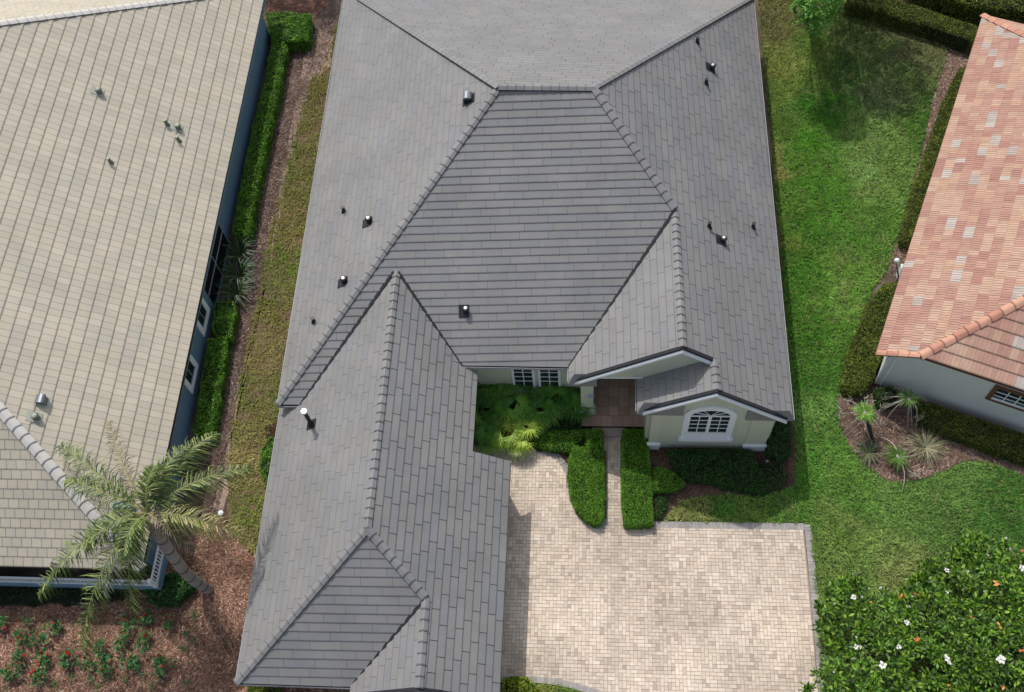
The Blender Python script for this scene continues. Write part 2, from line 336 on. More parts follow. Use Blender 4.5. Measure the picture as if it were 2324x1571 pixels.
# gable wall with the arched window, tympanum of the entry gable, garage gable
def gable(pts, y, th, name, m=None):
    b = MB(); fr = [(x, y, z) for x, z in pts]; bk = [(x, y+th, z) for x, z in pts]; b.face(fr); b.face(bk[::-1])
    for i in range(len(pts)): j = (i+1) % len(pts); b.face([bk[i], bk[j], fr[j], fr[i]])
    return b.build(name, m or M_stucco, H)
zl = lambda x: pz(PL['hl'], x, 19)-.2; zr = lambda x: pz(PL['right'], x, 19)-.2
gw = gable([(2.77, 0), (8.02, 0), (8.02, zr(8.02)), (5.29, zl(5.29)), (2.77, zl(2.77))], 19.02, .2, 'gable_wall')
gable([(.02, 4.38), (4.9, 4.38), (4.9, pz(PL['right'], 4.9, 20.4)-.2), (3.83, pz(PL['r1l'], 3.83, 20.4)-.2), (.02, pz(PL['r1l'], .02, 20.4)-.2)], 20.47, .2, 'gable_wall')
gable([(-9.2, 0), (-3.9, 0), (-3.9, pz(PL['wr'], -3.9, 7)-.2), (-6.4, pz(PL['wr'], -6.4, 7)-.2), (-9.2, pz(PL['r2l'], -9.2, 7)-.2)], 7.15, .2, 'gable_wall')
b = MB(); b.box(.0, 4.0, 20.44, 20.47, 4.33, 4.43); b.build('beam_trim', M_white, H)
for x0, x1 in ((2.74, 3.22), (7.12, 8.06)):
    b = MB(); b.box(x0, x1, 18.975, 19.02, 0, 4.0); pl_ = b.build('pilaster', M_stucco, H)
    b = MB(); b.prism([(x0-.04, 18.90), (x1+.04, 18.90), (x1+.04, 19.0), (x0-.04, 19.0)], 0, .58); b.prism([(x0-.07, 18.86), (x1+.07, 18.86), (x1+.07, 19.0), (x0-.07, 19.0)], .58, .68); b.build('base_moulding', M_white, pl_)
b = MB(); b.box(-.40, .18, 20.62, 20.95, 0, 4.4); pl_ = b.build('pillar', M_stucco, H)
b = MB(); b.box(-.46, .24, 20.56, 21.0, 0, .42); b.box(-.49, .27, 20.53, 21.02, .42, .52); b.build('base_moulding', M_white, pl_)
# arched window on the gable wall
def arcpts(x0, x1, z0, zs, zt, n=18):
    cx, rx = (x0+x1)/2, (x1-x0)/2; p = [(x0, z0), (x1, z0)]
    return p+[(cx+rx*math.cos(math.pi*i/n), zs+(zt-zs)*math.sin(math.pi*i/n)) for i in range(n+1)]
def ringwall(outer, inner, y0, y1):
    """outer and inner outlines with the same number of points -> frame"""
    b = MB(); n = len(outer)
    for i in range(n):
        j = (i+1) % n; o0, o1, i0, i1 = outer[i], outer[j], inner[i], inner[j]
        b.face([(o0[0], y0, o0[1]), (o1[0], y0, o1[1]), (i1[0], y0, i1[1]), (i0[0], y0, i0[1])])
        b.face([(o0[0], y1, o0[1]), (o1[0], y1, o1[1]), (o1[0], y0, o1[1]), (o0[0], y0, o0[1])]); b.face([(i0[0], y0, i0[1]), (i1[0], y0, i1[1]), (i1[0], y1+.1, i1[1]), (i0[0], y1+.1, i0[1])])
    return b
win = ringwall(arcpts(4.14, 6.40, 1.46, 3.72, 4.66), arcpts(4.42, 6.12, 1.96, 3.72, 4.30), 18.95, 19.02)
wo = win.build('window', M_white, H)
b = MB(); b.face([(x, 18.985, z) for x, z in arcpts(4.40, 6.14, 1.94, 3.72, 4.32)]); b.build('pane', M_glass, wo)
b = MB(); yy = 18.955
b.box(4.42, 6.12, yy, 18.983, 3.66, 3.76); b.box(5.20, 5.34, yy-.006, 18.983, 1.96, 3.66)
for x in (4.81, 5.73): b.box(x-.018, x+.018, yy+.006, 18.983, 1.96, 3.66)
for z in (2.42, 2.84, 3.24): b.box(4.42, 6.12, yy+.009, 18.983, z-.022, z+.022)
for an in (35, 65, 115, 145):
    a_ = math.radians(an); b.obox((5.27, yy+.004, 3.74), (.85*math.cos(a_), 0, .56*math.sin(a_)), (0, .02, 0), (.0, 0, .04))
b.build('muntin', M_white, wo)
b = MB()
for z in np.arange(2.0, 3.6, .105): b.obox((4.43, 18.99, z), (1.68, 0, 0), (0, .03, .035), (0, 0, .012))
b.build('blind', mat('pale_blind', (150, 160, 165), .6), wo)
b = MB(); b.box(4.06, 6.50, 18.86, 19.02, 1.20, 1.42); b.box(4.12, 6.44, 18.90, 19.02, 1.05, 1.20); b.build('sill', M_white, wo)
for q_ in (4.18, 6.2): b = MB(); b.box(q_, q_+.18, 18.90, 18.95, 1.42, 1.5); b.build('sill_block', M_white, wo)
# court windows in the recessed wall
for x0, x1 in ((-3.50, -2.66), (-2.28, -1.46)):
    b = ringwall([(x0-.11, .85), (x1+.11, .85), (x1+.11, 3.4), (x0-.11, 3.4)], [(x0, 1.12), (x1, 1.12), (x1, 3.2), (x0, 3.2)], 21.52, 21.6); wo = b.build('window', M_white, H)
    b = MB(); b.face([(x0, 21.57, 1.1), (x1, 21.57, 1.1), (x1, 21.57, 3.22), (x0, 21.57, 3.22)]); b.build('pane', M_glass, wo)
    b = MB(); b.box((x0+x1)/2-.02, (x0+x1)/2+.02, 21.54, 21.565, 1.12, 3.2)
    for z in (1.75, 2.2, 2.65): b.box(x0, x1, 21.545, 21.567, z-.02, z+.02)
    b.build('muntin', M_white, wo)
    b = MB(); b.box(x0-.2, x1+.2, 21.42, 21.6, .78, .88); b.build('sill', M_white, wo)
# porch floor and steps
M_porch = mat('brown_porch_tile', None, .7, noise=.12, nscale=2.2, fine=.05, bump=.1, bscale=40)
def floor_tiles(x0, x1, y0, y1, z, s, mort=.014, sy=None):
    b = MB(); b.box(x0, x1, y0, y1, 0.0, z-.012, lin((74, 60, 52))); x = x0; sy = sy or s
    while x < x1-.02:
        y = y0
        while y < y1-.02:
            X1, Y1 = min(x+s, x1)-mort/2, min(y+sy, y1)-mort/2; c = lin(random.choice([(172, 144, 124), (164, 136, 116), (178, 150, 130)])); b.box(x+mort/2, X1, y+mort/2, Y1, z-.05, z, c); y += sy
        x += s
    return b
floor_tiles(-.42, 2.62, 19.93, 20.5, .30, .5, sy=.57).build('porch_floor', M_porch, H)
floor_tiles(-.1, 2.55, 20.5, 24.0, .296, .5).build('porch_floor', M_porch, H)
floor_tiles(.15, 1.72, 19.5, 19.93, .15, 1.6, sy=.43).build('step', M_step, H)
b = MB(); b.box(.9, 1.8, 23.93, 24.0, .3, 2.7); dr = b.build('door', mat('dark_wood_door', (60, 42, 32), .5), H); b = MB(); b.tube([(1.02, 23.86, 1.3), (1.02, 23.93, 1.3)], .03); b.build('handle', M_metalw, dr)
# roof vents
def vent(kind, x, y, pl, col=None):
    z = pz(PL[pl] if isinstance(pl, str) else pl, x, y); par = H; pln = PL[pl] if isinstance(pl, str) else pl
    return (kind, x, y, z, pln)
def flashing(m, x, y, pln, sx, sy, z=.05, t=.018):
    g = math.hypot(pln[0], pln[1]); v = Vector((pln[0]/g, pln[1]/g, g)); u = Vector((-v.y, v.x, 0)).normalized(); o = Vector((x, y, pz(pln, x, y)+z))
    m.obox(o-u*sx/2-v*sy/2, u*sx, v*sy, Vector((0, 0, t)))
def build_vent(house, kind, x, y, pln, mats):
    mp, mc, mf = mats; z = pz(pln, x, y)
    if kind == 'pipe':
        m = MB(); m.tube([(x, y, z-.05), (x, y, z+.12), (x, y, z+.34)], [.15, .085, .08], 10); m.tube([(x, y, z+.34), (x, y, z+.38)], .095, 10); m.build('vent_pipe', mp, house, True)
    elif kind == 'hood':
        m = MB(); flashing(m, x-.1, y, pln, .46, .50); o = m.build('roof_vent', mf, house)
        m = MB(); m.tube([(x, y, z), (x, y, z+.28)], .13, 12); m.tube([(x, y, z+.28), (x, y, z+.36)], [.17, .12], 12); m.build('vent_stack', mp, o, True)
        m = MB(); m.tube([(x, y, z+.36), (x, y, z+.39)], [.075, .045], 12); m.build('vent_cap', mc, o)
    elif kind == 'box':
        m = MB(); flashing(m, x, y, pln, .52, .56); o = m.build('roof_vent', mf, house)
        m = MB(); m.box(x-.2, x+.15, y-.17, y+.17, z-.1, z+.28); m.build('vent_box', mp, o); m = MB()
        for i in range(6):
            a0, a1 = math.pi*i/6, math.pi*(i+1)/6
            m.face([(x-.025-.2*math.cos(a0), y-.2, z+.28+.12*math.sin(a0)), (x-.025-.2*math.cos(a1), y-.2, z+.28+.12*math.sin(a1)), (x-.025-.2*math.cos(a1), y+.2, z+.28+.12*math.sin(a1)), (x-.025-.2*math.cos(a0), y+.2, z+.28+.12*math.sin(a0))])
        for yy in (-.2, .2): m.face([(x-.025-.2*math.cos(math.pi*i/6), y+yy, z+.28+.12*math.sin(math.pi*i/6)) for i in range(7)])
        m.build('vent_hood', M_greym, o)
    elif kind == 'tall':
        m = MB(); flashing(m, x, y, pln, .45, .45); o = m.build('roof_vent', mf, house)
        m = MB(); m.tube([(x, y, z), (x, y, z+.12), (x, y, z+.2), (x, y, z+1.35)], [.18, .16, .09, .09], 12); m.build('vent_stack', mp, o, True)
        m = MB(); m.tube([(x, y, z+1.35), (x, y, z+1.38), (x, y, z+1.46)], [.09, .15, .12], 14); m.build('vent_cap', mc, o)
DARK = (M_blackp, M_metalw, mat('dark_flashing', (46, 47, 50), .5, metal=.2))
for kind, p, pl in (('box', (-5.62, 32.12), 'left'), ('pipe', (-11.89, 28.99), 'left'), ('hood', (-10.32, 27.63), 'left'), ('hood', (-11.28, 24.76), 'left'), ('pipe', (-12.72, 23.19), 'left'),
        ('pipe', (5.29, 38.69), 'right'), ('hood', (6.04, 37.41), 'right'), ('pipe', (5.64, 36.15), 'right'), ('pipe', (5.34, 27.28), 'right'), ('hood', (6.00, 26.84), 'right'), ('pipe', (7.64, 28.52), 'right'),
        ('hood', (-5.55, 23.21), 'front'), ('tall', (-12.27, 18.22), 'wl')):
    build_vent(H, kind, p[0], p[1], PL[pl], DARK)

# ================================================================== CREAM NEIGHBOUR
N = empty('cream_roofed_house', (-27, 29, 0), 'blue-walled neighbour house with pale cream flat-tile roof beside the hedge', 'house')
M_cream = mat('cream_flat_tile', None, .7, noise=.06, nscale=.6, fine=.04, bump=.12, bscale=50)
M_capw = mat("pale_cap_tile", None, .65, noise=.04, nscale=2)
M_creamu = mat('cream_underlay', (64, 58, 48), .9)
M_blue = mat('slate_blue_paint', (104, 132, 152), .75, noise=.05, nscale=.7, bump=.1, bscale=60)
CR = [lin((183, 174, 155)), lin((180, 171, 152)), lin((185, 175, 156)), lin((179, 172, 155)), lin((187, 178, 159))]
def ccream(row, k, pt): c = CR[int(random.random()*4.99)]; j = random.uniform(.96, 1.03); return tuple(x*j for x in c)
le = (-.711, -.002, -10.523); fe = (0, .745, 2.9-.745*11.8); be = (0, -.728, 2.9+.728*46.42)
lw = (.711, 0, 2.9+.711*43.0)
RF, RB = (-31.0, 23.3), (-31.0, 34.6)
FC, BC = (-18.98, 11.80), (-19.03, 46.42)
for pl, pcs, ex, tw in ((le, [[FC, RF, RB, BC]], .475, .33), (fe, [[FC, RF, (-43, 11.8)]], .345, .44), (be, [[BC, RB, (-43, 46.4)]], .475, .33), (lw, [[RF, RB, (-43, 46.4), (-43, 11.8)]], .475, .6)):
    mb = MB(); tiles(mb, pcs, pl, ex, tw, ccream, gap=.016 if pl is not le else .011, lift=.05 if pl is le else .03, stag=[0, .5] if pl is fe else [0, .12, .2, .05, .3, .15], jit=.004)
    ro = mb.build('roof', M_cream, N); mb = MB(); slab(mb, pcs[0], pl); mb.build('roof_deck', M_creamu, ro)
def cw_(): j = random.uniform(.97, 1.03); return tuple(x*j for x in lin((196, 192, 184)))
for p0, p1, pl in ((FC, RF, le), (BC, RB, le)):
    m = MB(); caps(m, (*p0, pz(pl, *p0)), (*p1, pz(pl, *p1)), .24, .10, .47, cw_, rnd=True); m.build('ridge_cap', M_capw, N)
# rear wing whose roof shows in the corner of the picture
wv = [(-32.07, 41.59), (-30.16, 43.44), (-29.57, 51.16), (-39.68, 58.06), (-39.03, 49.45)]
rwp = (-.60, 0, 8.35-.60*31.0+.60*1.0)
# walls
def nwall(x0, x1, y0, y1, z0, z1, m=None, name='wall'):
    b = MB(); b.box(x0, x1, y0, y1, z0, z1); return b.build(name, m or M_blue, N)
nwall(-19.60, -19.40, 12.6, 45.4, 0, 3.1); nwall(-42, -19.60, 45.2, 45.4, 0, 3.1); nwall(-42, -19.60, 14.2, 14.4, 0, 4.0)
b = MB(); b.box(-19.05, -19.0, 11.85, 46.4, 2.66, 2.84); b.build('fascia', M_blue, N)
def nwin(y0, y1, z0, z1):
    x = -19.40; o = MB(); t = .30
    o.box(x, x+.07, y0, y1, z0, z0+t); o.box(x, x+.07, y0, y1, z1-t, z1); o.box(x, x+.068, y0, y0+t, z0+t, z1-t); o.box(x, x+.068, y1-t, y1, z0+t, z1-t)
    wo = o.build('window', mat('pale_window_trim', (232, 236, 238), .5), N)
    o = MB(); o.box(x, x+.02, y0+t, y1-t, z0+t, z1-t); o.build('pane', M_glass, wo)
    o = MB(); o.box(x+.021, x+.05, y0+t, y1-t, z0+t, z0+t+.07); o.box(x+.021, x+.05, (y0+y1)/2-.03, (y0+y1)/2+.03, z0+t+.07, z1-t); o.build('muntin', mat('grey_muntin', (120, 130, 138), .5), wo)
nwin(24.35, 25.95, .72, 2.5); nwin(21.15, 22.75, .72, 2.5)
# screened opening
o = MB(); o.box(-19.40, -19.38, 26.5, 30.45, .12, 2.75); so = o.build('screen_panel', mat('black_insect_screen', (10, 12, 14), .6), N)
o = MB(); x = -19.38
o.box(x, x+.03, 26.5, 30.45, 1.16, 1.21); o.box(x, x+.032, 28.45-.02, 28.45+.02, .12, 2.75); o.box(x, x+.034, 30.45, 30.45+.05, .08, 2.75); o.build('screen_bar', mat('silver_screen_bar', (150, 162, 172), .5), so)
o = MB(); o.box(x, x+.08, 26.5-.1, 30.45+.1, .0, .11); o.build('sill', mat('blue_grey_sill', (92, 112, 130), .6), so)
# front porch: beam and white railing under the front eave
o = MB(); o.box(-42, -18.95, 11.55, 11.73, .55, 1.02); o.box(-19.12, -18.94, 11.73, 13.4, .55, 1.02); pr_ = o.build('porch_wall', M_blue, N)
o = MB()
for (x0, x1, y0, y1) in ((-42, -19.0, 11.60, 11.68), (-19.08, -19.0, 11.68, 13.4)):
    o.box(x0, x1, y0, y1, 1.02, 1.08); o.box(x0, x1, y0, y1, 1.62, 1.70)
for x in np.arange(-41.9, -19.2, .16): o.box(x, x+.05, 11.62, 11.66, 1.08, 1.62)
for y in np.arange(11.8, 13.3, .16): o.box(-19.06, -19.02, y, y+.05, 1.08, 1.62)
o.box(-19.14, -18.96, 11.53, 11.71, .98, 1.85); o.build('railing', M_white, N)
LEAD = (mat('lead_vent', (112, 120, 104), .5, metal=.2), mat('pale_lead', (170, 170, 158), .45), mat('lead_flashing', (164, 166, 154), .6, noise=.12, nscale=6))
for kind, p in (('hood', (-24.62, 34.86)), ('pipe', (-21.83, 34.50)), ('hood', (-21.31, 34.51)), ('pipe', (-21.21, 33.78)), ('pipe', (-23.52, 31.08)), ('box', (-23.49, 18.13)), ('hood', (-23.53, 17.33))):
    build_vent(N, kind, p[0], p[1], le, LEAD)

# ================================================================== TERRACOTTA NEIGHBOUR
T = empty('terracotta_roofed_house', (24, 30, 0), 'grey-walled neighbour house with mottled terracotta tile roof at the lawn edge', 'house')
th = math.radians(21.4); e1 = Vector((math.sin(th), math.cos(th))); e2 = Vector((math.cos(th), -math.sin(th)))
tb = Vector((12.91, 22.55)); ta = Vector((21.10, 43.45)); tc = Vector((14.49, 21.90))
sl = .60
def mkpl(p, d, s, z): return (d.x*s, d.y*s, z-s*(p.x*d.x+p.y*d.y))
tw_ = mkpl(tb, e2, sl, 2.9); zc = pz(tw_, tc.x, tc.y); tf = mkpl(tc, e1, sl, zc); tk = mkpl(ta, -e1, sl, 2.9)
M_terra = mat('terracotta_tile', None, .75, noise=.08, nscale=3, fine=.06, bump=.15, bscale=50)
TC = [(172, 134, 117), (176, 140, 121), (182, 150, 128), (168, 127, 112), (174, 137, 120), (181, 146, 123), (164, 122, 108), (170, 130, 114), (184, 152, 131)]
TW_ = [(178, 167, 157), (170, 158, 148)]
runc = {}
def cterra(row, k, pt):
    st = runc.get(row)
    if st is None or k >= st[0]:
        wt = random.random() < .09+.05*math.sin(row*.7); st = runc[row] = (k+random.choice([2, 3, 3, 4, 5, 7] if not wt else [2, 3, 4, 5]), lin(random.choice(TW_)) if wt else lin(random.choice(TC)))
    c = st[1]; j = random.uniform(.93, 1.07); return tuple(x*j for x in c)
LN = (ta-tb).length; dp = 9.5
hk = ta+(e2-e1)*dp; hf = tc+(e1+e2)*(dp-((tc-tb).dot(e2)))
t2 = lambda v: (v.x, v.y)
far = tc+e2*26
mb = MB(); tiles(mb, [[t2(tb), t2(tc), t2(hf), t2(hk), t2(ta)]], tw_, .40, .135, cterra, panel=1, gap=.020, lift=.045, stag=[0, .3, .6], jit=.006)
ro = mb.build('roof', M_terra, T); mb = MB(); slab(mb, [t2(tb), t2(tc), t2(hf), t2(hk), t2(ta)], tw_); mb.build('roof_deck', mat('terra_underlay', (96, 60, 50), .9), ro)
runc = {}
fp = [t2(tc), t2(far), t2(hf+e2*(26-2*(dp-3))), t2(hf)]
fp = [t2(tc), t2(tc+e2*20), t2(hf+e2*3), t2(hf)]
mb = MB(); tiles(mb, [fp], tf, .46, .17, cterra, gap=.006, lift=.06, stag=[0, .3, .6]); ro = mb.build('roof', M_terra, T); mb = MB(); slab(mb, fp, tf); mb.build('roof_deck', MATS['terra_underlay'], ro)
kp = [t2(ta), t2(hk), t2(hk+e2*3), t2(ta+e2*20)]
mb = MB(); tiles(mb, [kp], tk, .46, .33, cterra, gap=.006); ro = mb.build('roof', M_terra, T); mb = MB(); slab(mb, kp, tk); mb.build('roof_deck', MATS['terra_underlay'], ro)
def ct(): j = random.uniform(.93, 1.06); return tuple(x*j for x in lin(random.choice([(186, 136, 114), (180, 129, 108), (190, 144, 120)])))
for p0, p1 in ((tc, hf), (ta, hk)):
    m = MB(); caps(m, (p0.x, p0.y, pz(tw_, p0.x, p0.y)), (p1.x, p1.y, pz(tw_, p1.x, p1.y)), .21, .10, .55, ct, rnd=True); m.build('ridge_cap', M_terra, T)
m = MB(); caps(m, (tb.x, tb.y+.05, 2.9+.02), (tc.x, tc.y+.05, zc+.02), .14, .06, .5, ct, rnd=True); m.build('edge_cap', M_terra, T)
M_gwall = mat('grey_stucco', (206, 210, 202), .9, noise=.03, nscale=.8, bump=.2, bscale=70)
wa, wb = Vector((13.56, 22.50)), Vector((19.98, 19.98)); wd = (wb-wa).normalized(); wn = Vector((wd.y, -wd.x)); we = wa+wd*17
def seg(p, q, t, z0, z1, m, name, par=None, ext=0):
    d = (q-p).normalized(); n_ = Vector((-d.y, d.x))*t; b = MB(); b.prism(ccw([t2(p), t2(q), t2(q+n_), t2(p+n_)]), z0, z1); return b.build(name, m, par or T)
b = MB(); pp = [(0, 0), (17, 0), (17, 3.75), (1.9, 3.75), (0, 2.78)]; fr = [(wa.x+wd.x*s, wa.y+wd.y*s, z) for s, z in pp]; bk = [(x-wn.x*.2, y-wn.y*.2, z) for x, y, z in fr]; b.face(fr); b.face(bk[::-1])
for i in range(5): b.face([bk[i], bk[(i+1) % 5], fr[(i+1) % 5], fr[i]])
b.build('wall', M_gwall, T)
seg(wa-wn*.2, wa-wn*21, -.2, 0, 2.78, M_gwall, 'wall')
for off_ in (0, .28): 
    p = wa+wd*off_-wn*(-.02); b = MB(); b.tube([(p.x, p.y, .1), (p.x, p.y, 2.75)], .05, 8); b.build('downspout', M_white, T)
# window with brown surround on the grey wall
def twin(s0, s1, z0, z1):
    n2 = wn; f = lambda s, z, o: Vector((wa.x+wd.x*s+n2.x*o, wa.y+wd.y*s+n2.y*o, z)); D = Vector((wd.x, wd.y, 0)); Nn = Vector((n2.x, n2.y, 0))
    o = MB(); t = .2
    for (a_, b_, c_, d_) in ((s0, s1, z0, z0+t), (s0, s1, z1-t, z1), (s0, s0+t, z0+t, z1-t), (s1-t, s1, z0+t, z1-t)): o.obox(f(a_, c_, 0), D*(b_-a_), Nn*.06, (0, 0, d_-c_))
    wo = o.build('window', mat('brown_window_trim', (104, 72, 58), .7), T); o = MB(); o.obox(f(s0+t, z0+t, 0), D*(s1-s0-2*t), Nn*.02, (0, 0, z1-z0-2*t)); o.build('pane', M_glass, wo)
    o = MB(); n_ = int((s1-s0-2*t)/.5)
    for i in range(1, n_+1): o.obox(f(s0+t+i*(s1-s0-2*t)/(n_+1)-.02, z0+t, .021), D*.045, Nn*.02, (0, 0, z1-z0-2*t))
    for i in (1, 2): o.obox(f(s0+t, z0+t+i*(z1-z0-2*t)/3-.02, .021), D*(s1-s0-2*t), Nn*.022, (0, 0, .045))
    o.obox(f(s0+t, z0+t, .02), D*(s1-s0-2*t), Nn*.05, (0, 0, .12))
    o.build('muntin', M_white, wo)
twin(4.5, 8.3, 1.95, 3.35)

# ================================================================== GROUND
def ragged(poly, amp=.09, step=.28):
    out = []; n = len(poly)
    for i in range(n):
        a, b = np.array(poly[i][:2], float), np.array(poly[(i+1) % n][:2], float); k = max(1, int(min(np.hypot(*(b-a)), 60)/step))
        out += [tuple(a+(b-a)*j/k) for j in range(k)]
    q = np.array(out); q = q+np.stack([vnoise(q, .5, 41)-.5, vnoise(q, .5, 42)-.5], 1)*amp*2+np.stack([vnoise(q, .17, 43)-.5, vnoise(q, .17, 44)-.5], 1)*amp; return [tuple(x) for x in q]
def sheet(name, poly, z, m, kind='structure'):
    if len(poly) > 8 and name != 'driveway': poly = ragged(poly)
    b = MB(); b.face([(p[0], p[1], z) for p in ccw([(q[0], q[1]) for q in poly])]); return tag(b.build(name, m), kind=kind)
M_soil = mat('dark_soil', (84, 70, 60), .95, noise=.25, nscale=1.2, fine=.3, bump=.8, bscale=25, stain=(118, 104, 94), sscale=.35, smin=.52, smax=.68)
sheet('ground', [(-150, -150), (150, -150), (150, 200), (-150, 200)], 0, M_soil)
M_lawnbase = mat('lawn_thatch', (62, 84, 40), .95, noise=.25, nscale=1.0, fine=.25, bump=.6, bscale=30)
M_grass = mat('grass_blade', None, .75, transl=.25, spec=.15)
ANCH = [(10.42, 45.73, (104, 100, 60)), (10.56, 42.65, (118, 128, 62)), (10.03, 40.52, (100, 122, 54)), (10.19, 37.83, (88, 118, 46)), (9.91, 35.65, (128, 134, 74)), (10.61, 35.64, (84, 124, 44)), (10.10, 34.53, (150, 146, 82)), (10.70, 33.94, (80, 120, 42)), (9.73, 32.80, (82, 122, 42)), (9.89, 31.26, (142, 138, 72)), (10.48, 31.39, (74, 116, 36)), (9.77, 29.49, (84, 120, 42)), (9.76, 26.61, (76, 116, 38)), (9.73, 23.64, (78, 118, 42)),
 (12.50, 43.63, (88, 116, 44)), (12.62, 39.69, (62, 110, 30)), (11.65, 36.90, (76, 126, 34)), (11.64, 34.23, (72, 120, 34)), (11.16, 31.39, (70, 116, 34)), (12.70, 33.36, (78, 122, 40)), (15.34, 44.60, (96, 112, 60)), (18.36, 43.19, (108, 110, 74)), (14.75, 41.59, (70, 100, 44)), (16.09, 40.60, (98, 112, 70)), (15.27, 37.79, (110, 138, 70)), (16.13, 35.37, (104, 132, 64)), (14.76, 35.38, (118, 146, 78)), (14.78, 33.64, (108, 138, 66)),
 (17.69, 38.38, (78, 112, 46)), (17.65, 41.55, (92, 110, 60)), (13.17, 31.39, (80, 124, 42)), (14.73, 31.39, (92, 130, 52)), (11.09, 28.17, (68, 116, 32)), (13.05, 28.18, (100, 136, 56)), (12.45, 26.63, (104, 138, 60)), (11.38, 26.63, (80, 122, 40)), (10.59, 25.12, (66, 110, 32)), (12.03, 24.64, (84, 124, 44)),
 (10.75, 22.23, (68, 112, 38)), (11.05, 21.08, (104, 140, 66)), (10.94, 19.94, (86, 126, 50)), (9.93, 17.73, (76, 122, 42)), (10.97, 18.18, (96, 134, 56)), (12.21, 16.93, (88, 126, 52)), (14.10, 16.55, (98, 130, 62)), (16.78, 17.65, (102, 134, 66)), (18.57, 16.85, (74, 112, 46)), (15.91, 15.76, (88, 120, 56)), (18.69, 15.42, (70, 110, 44)),
 (11.06, 15.25, (102, 128, 60)), (12.93, 14.88, (112, 134, 70)), (13.89, 13.52, (124, 136, 78)), (10.87, 13.44, (106, 130, 64)), (10.28, 11.31, (108, 130, 64)), (6.06, 16.17, (80, 126, 44)), (8.43, 16.22, (82, 122, 46)), (4.27, 15.82, (136, 140, 80)), (7.21, 15.68, (102, 130, 56)),
 (-15.88, 42.39, (98, 94, 44)), (-16.17, 38.72, (112, 112, 58)), (-16.40, 34.96, (104, 112, 50)), (-16.61, 31.40, (124, 120, 64)), (-16.66, 28.60, (92, 114, 42)), (-16.60, 25.92, (120, 118, 60)), (-16.61, 23.87, (136, 128, 76)), (-16.52, 21.89, (98, 116, 46)), (-16.65, 19.98, (122, 122, 64)), (-16.40, 17.24, (152, 140, 92)), (-15.62, 15.72, (106, 130, 48)), (-15.68, 14.23, (140, 136, 76)),
 (-1.71, 8.02, (124, 132, 64)), (0.14, 7.97, (92, 120, 46))]
def lawncol(p):
    A_ = np.array([a[:2] for a in ANCH]); C_ = np.array([lin(a[2]) for a in ANCH]); q = p+np.stack([vnoise(p, 1.1, 3)-.5, vnoise(p, 1.1, 4)-.5], 1)*1.3
    d = ((q[:, None, :]-A_[None])**2).sum(2)+.2; w_ = 1/d**2.4; c = (w_[:, :, None]*C_[None]).sum(1)/w_.sum(1)[:, None]
    f = 1.08+.42*vnoise(p, .55, 5); f2 = .82+.36*vnoise(p, .2, 6); c = c*(f*f2)[:, None]*1.12
    dry = np.clip((vnoise(p, .7, 8)-.66)*3, 0, 1)[:, None]*.35; return c*(1-dry)+np.array(lin((150, 146, 96)))*dry
def grass(name, poly, dens, ln=.14, wd_=.016, dry=0.0, thin=0):
    out, tint = [], []; lo = np.array(poly).min(0); hi = np.array(poly).max(0)
    p = sample(poly, dens); d_ = edist(p, poly); p = p[d_ > .22*(vnoise(p, .22, 31)-.35)+.10*R.random(len(p))-.04]; 
    if thin: p = p[R.random(len(p)) > thin*np.clip((vnoise(p, .7, 51)*.6+vnoise(p, .25, 52)*.4-.30)*2.6, 0, 1)]
    n = len(p); h = ln*(.6+.8*R.random(n)); an = R.random(n)*2*np.pi; lean = .35+.9*R.random(n)
    flow = vnoise(p, .35, 9)*4*np.pi; an = np.where(R.random(n) < .6, flow+R.normal(size=n)*.5, an)
    d = np.stack([np.cos(an), np.sin(an), np.zeros(n)], 1); s = np.stack([-np.sin(an), np.cos(an), np.zeros(n)], 1)*(wd_*(.7+.6*R.random(n)))[:, None]
    P0 = np.concatenate([p, np.full((n, 1), .004)], 1); P1 = P0+d*(h*lean*.35)[:, None]+np.array([0, 0, 1])*(h*.55)[:, None]; P2 = P1+d*(h*lean*.65)[:, None]+np.array([0, 0, 1])*(h*.25)[:, None]
    V = np.concatenate([np.stack([P0-s, P0+s, P1+s*.8, P1-s*.8], 1), np.stack([P1-s*.8, P1+s*.8, P2+s*.15, P2-s*.15], 1)])
    c = lawncol(p)*np.exp(.26*R.normal(size=(n, 1))); y_ = (R.random(n) < .05+dry)[:, None]; c = np.where(y_, np.array(lin((168, 164, 104)))*(.7+.5*R.random((n, 1))), c)
    return tag(quads(name, V, np.concatenate([c, c]), M_grass), kind='stuff')
LAWN_R = [(9.43, 50.12), (9.81, 47.89), (9.74, 44.36), (9.81, 39.09), (9.72, 30.30), (9.54, 22.69), (9.52, 20.60), (9.53, 18.81), (9.36, 17.30), (8.68, 16.92), (7.28, 16.66), (6.09, 16.76), (4.89, 16.63), (4.19, 16.39), (3.58, 15.81), (3.27, 15.36), (9.88, 15.43), (9.77, 12.64), (9.73, 9.82), (9.60, 6.98), (20.68, 7.36), (22.76, 16.93), (19.59, 17.87), (18.95, 18.24), (18.23, 18.57), (17.36, 18.60), (16.62, 18.37), (15.77, 17.91), (14.91, 17.62), (13.95, 17.47), (13.21, 17.80), (12.67, 18.22), (12.03, 19.21), (11.66, 20.47), (11.76, 21.62), (12.02, 22.72), (12.76, 24.40), (13.43, 26.06), (14.04, 27.59), (14.88, 28.63), (15.34, 29.85), (15.84, 31.04), (16.12, 31.94), (16.56, 33.06), (17.20, 34.99), (17.98, 37.24), (18.78, 40.03), (19.54, 41.95), (20.44, 44.26), (18.90, 45.29), (17.17, 46.19), (14.61, 47.42), (13.21, 48.54)]
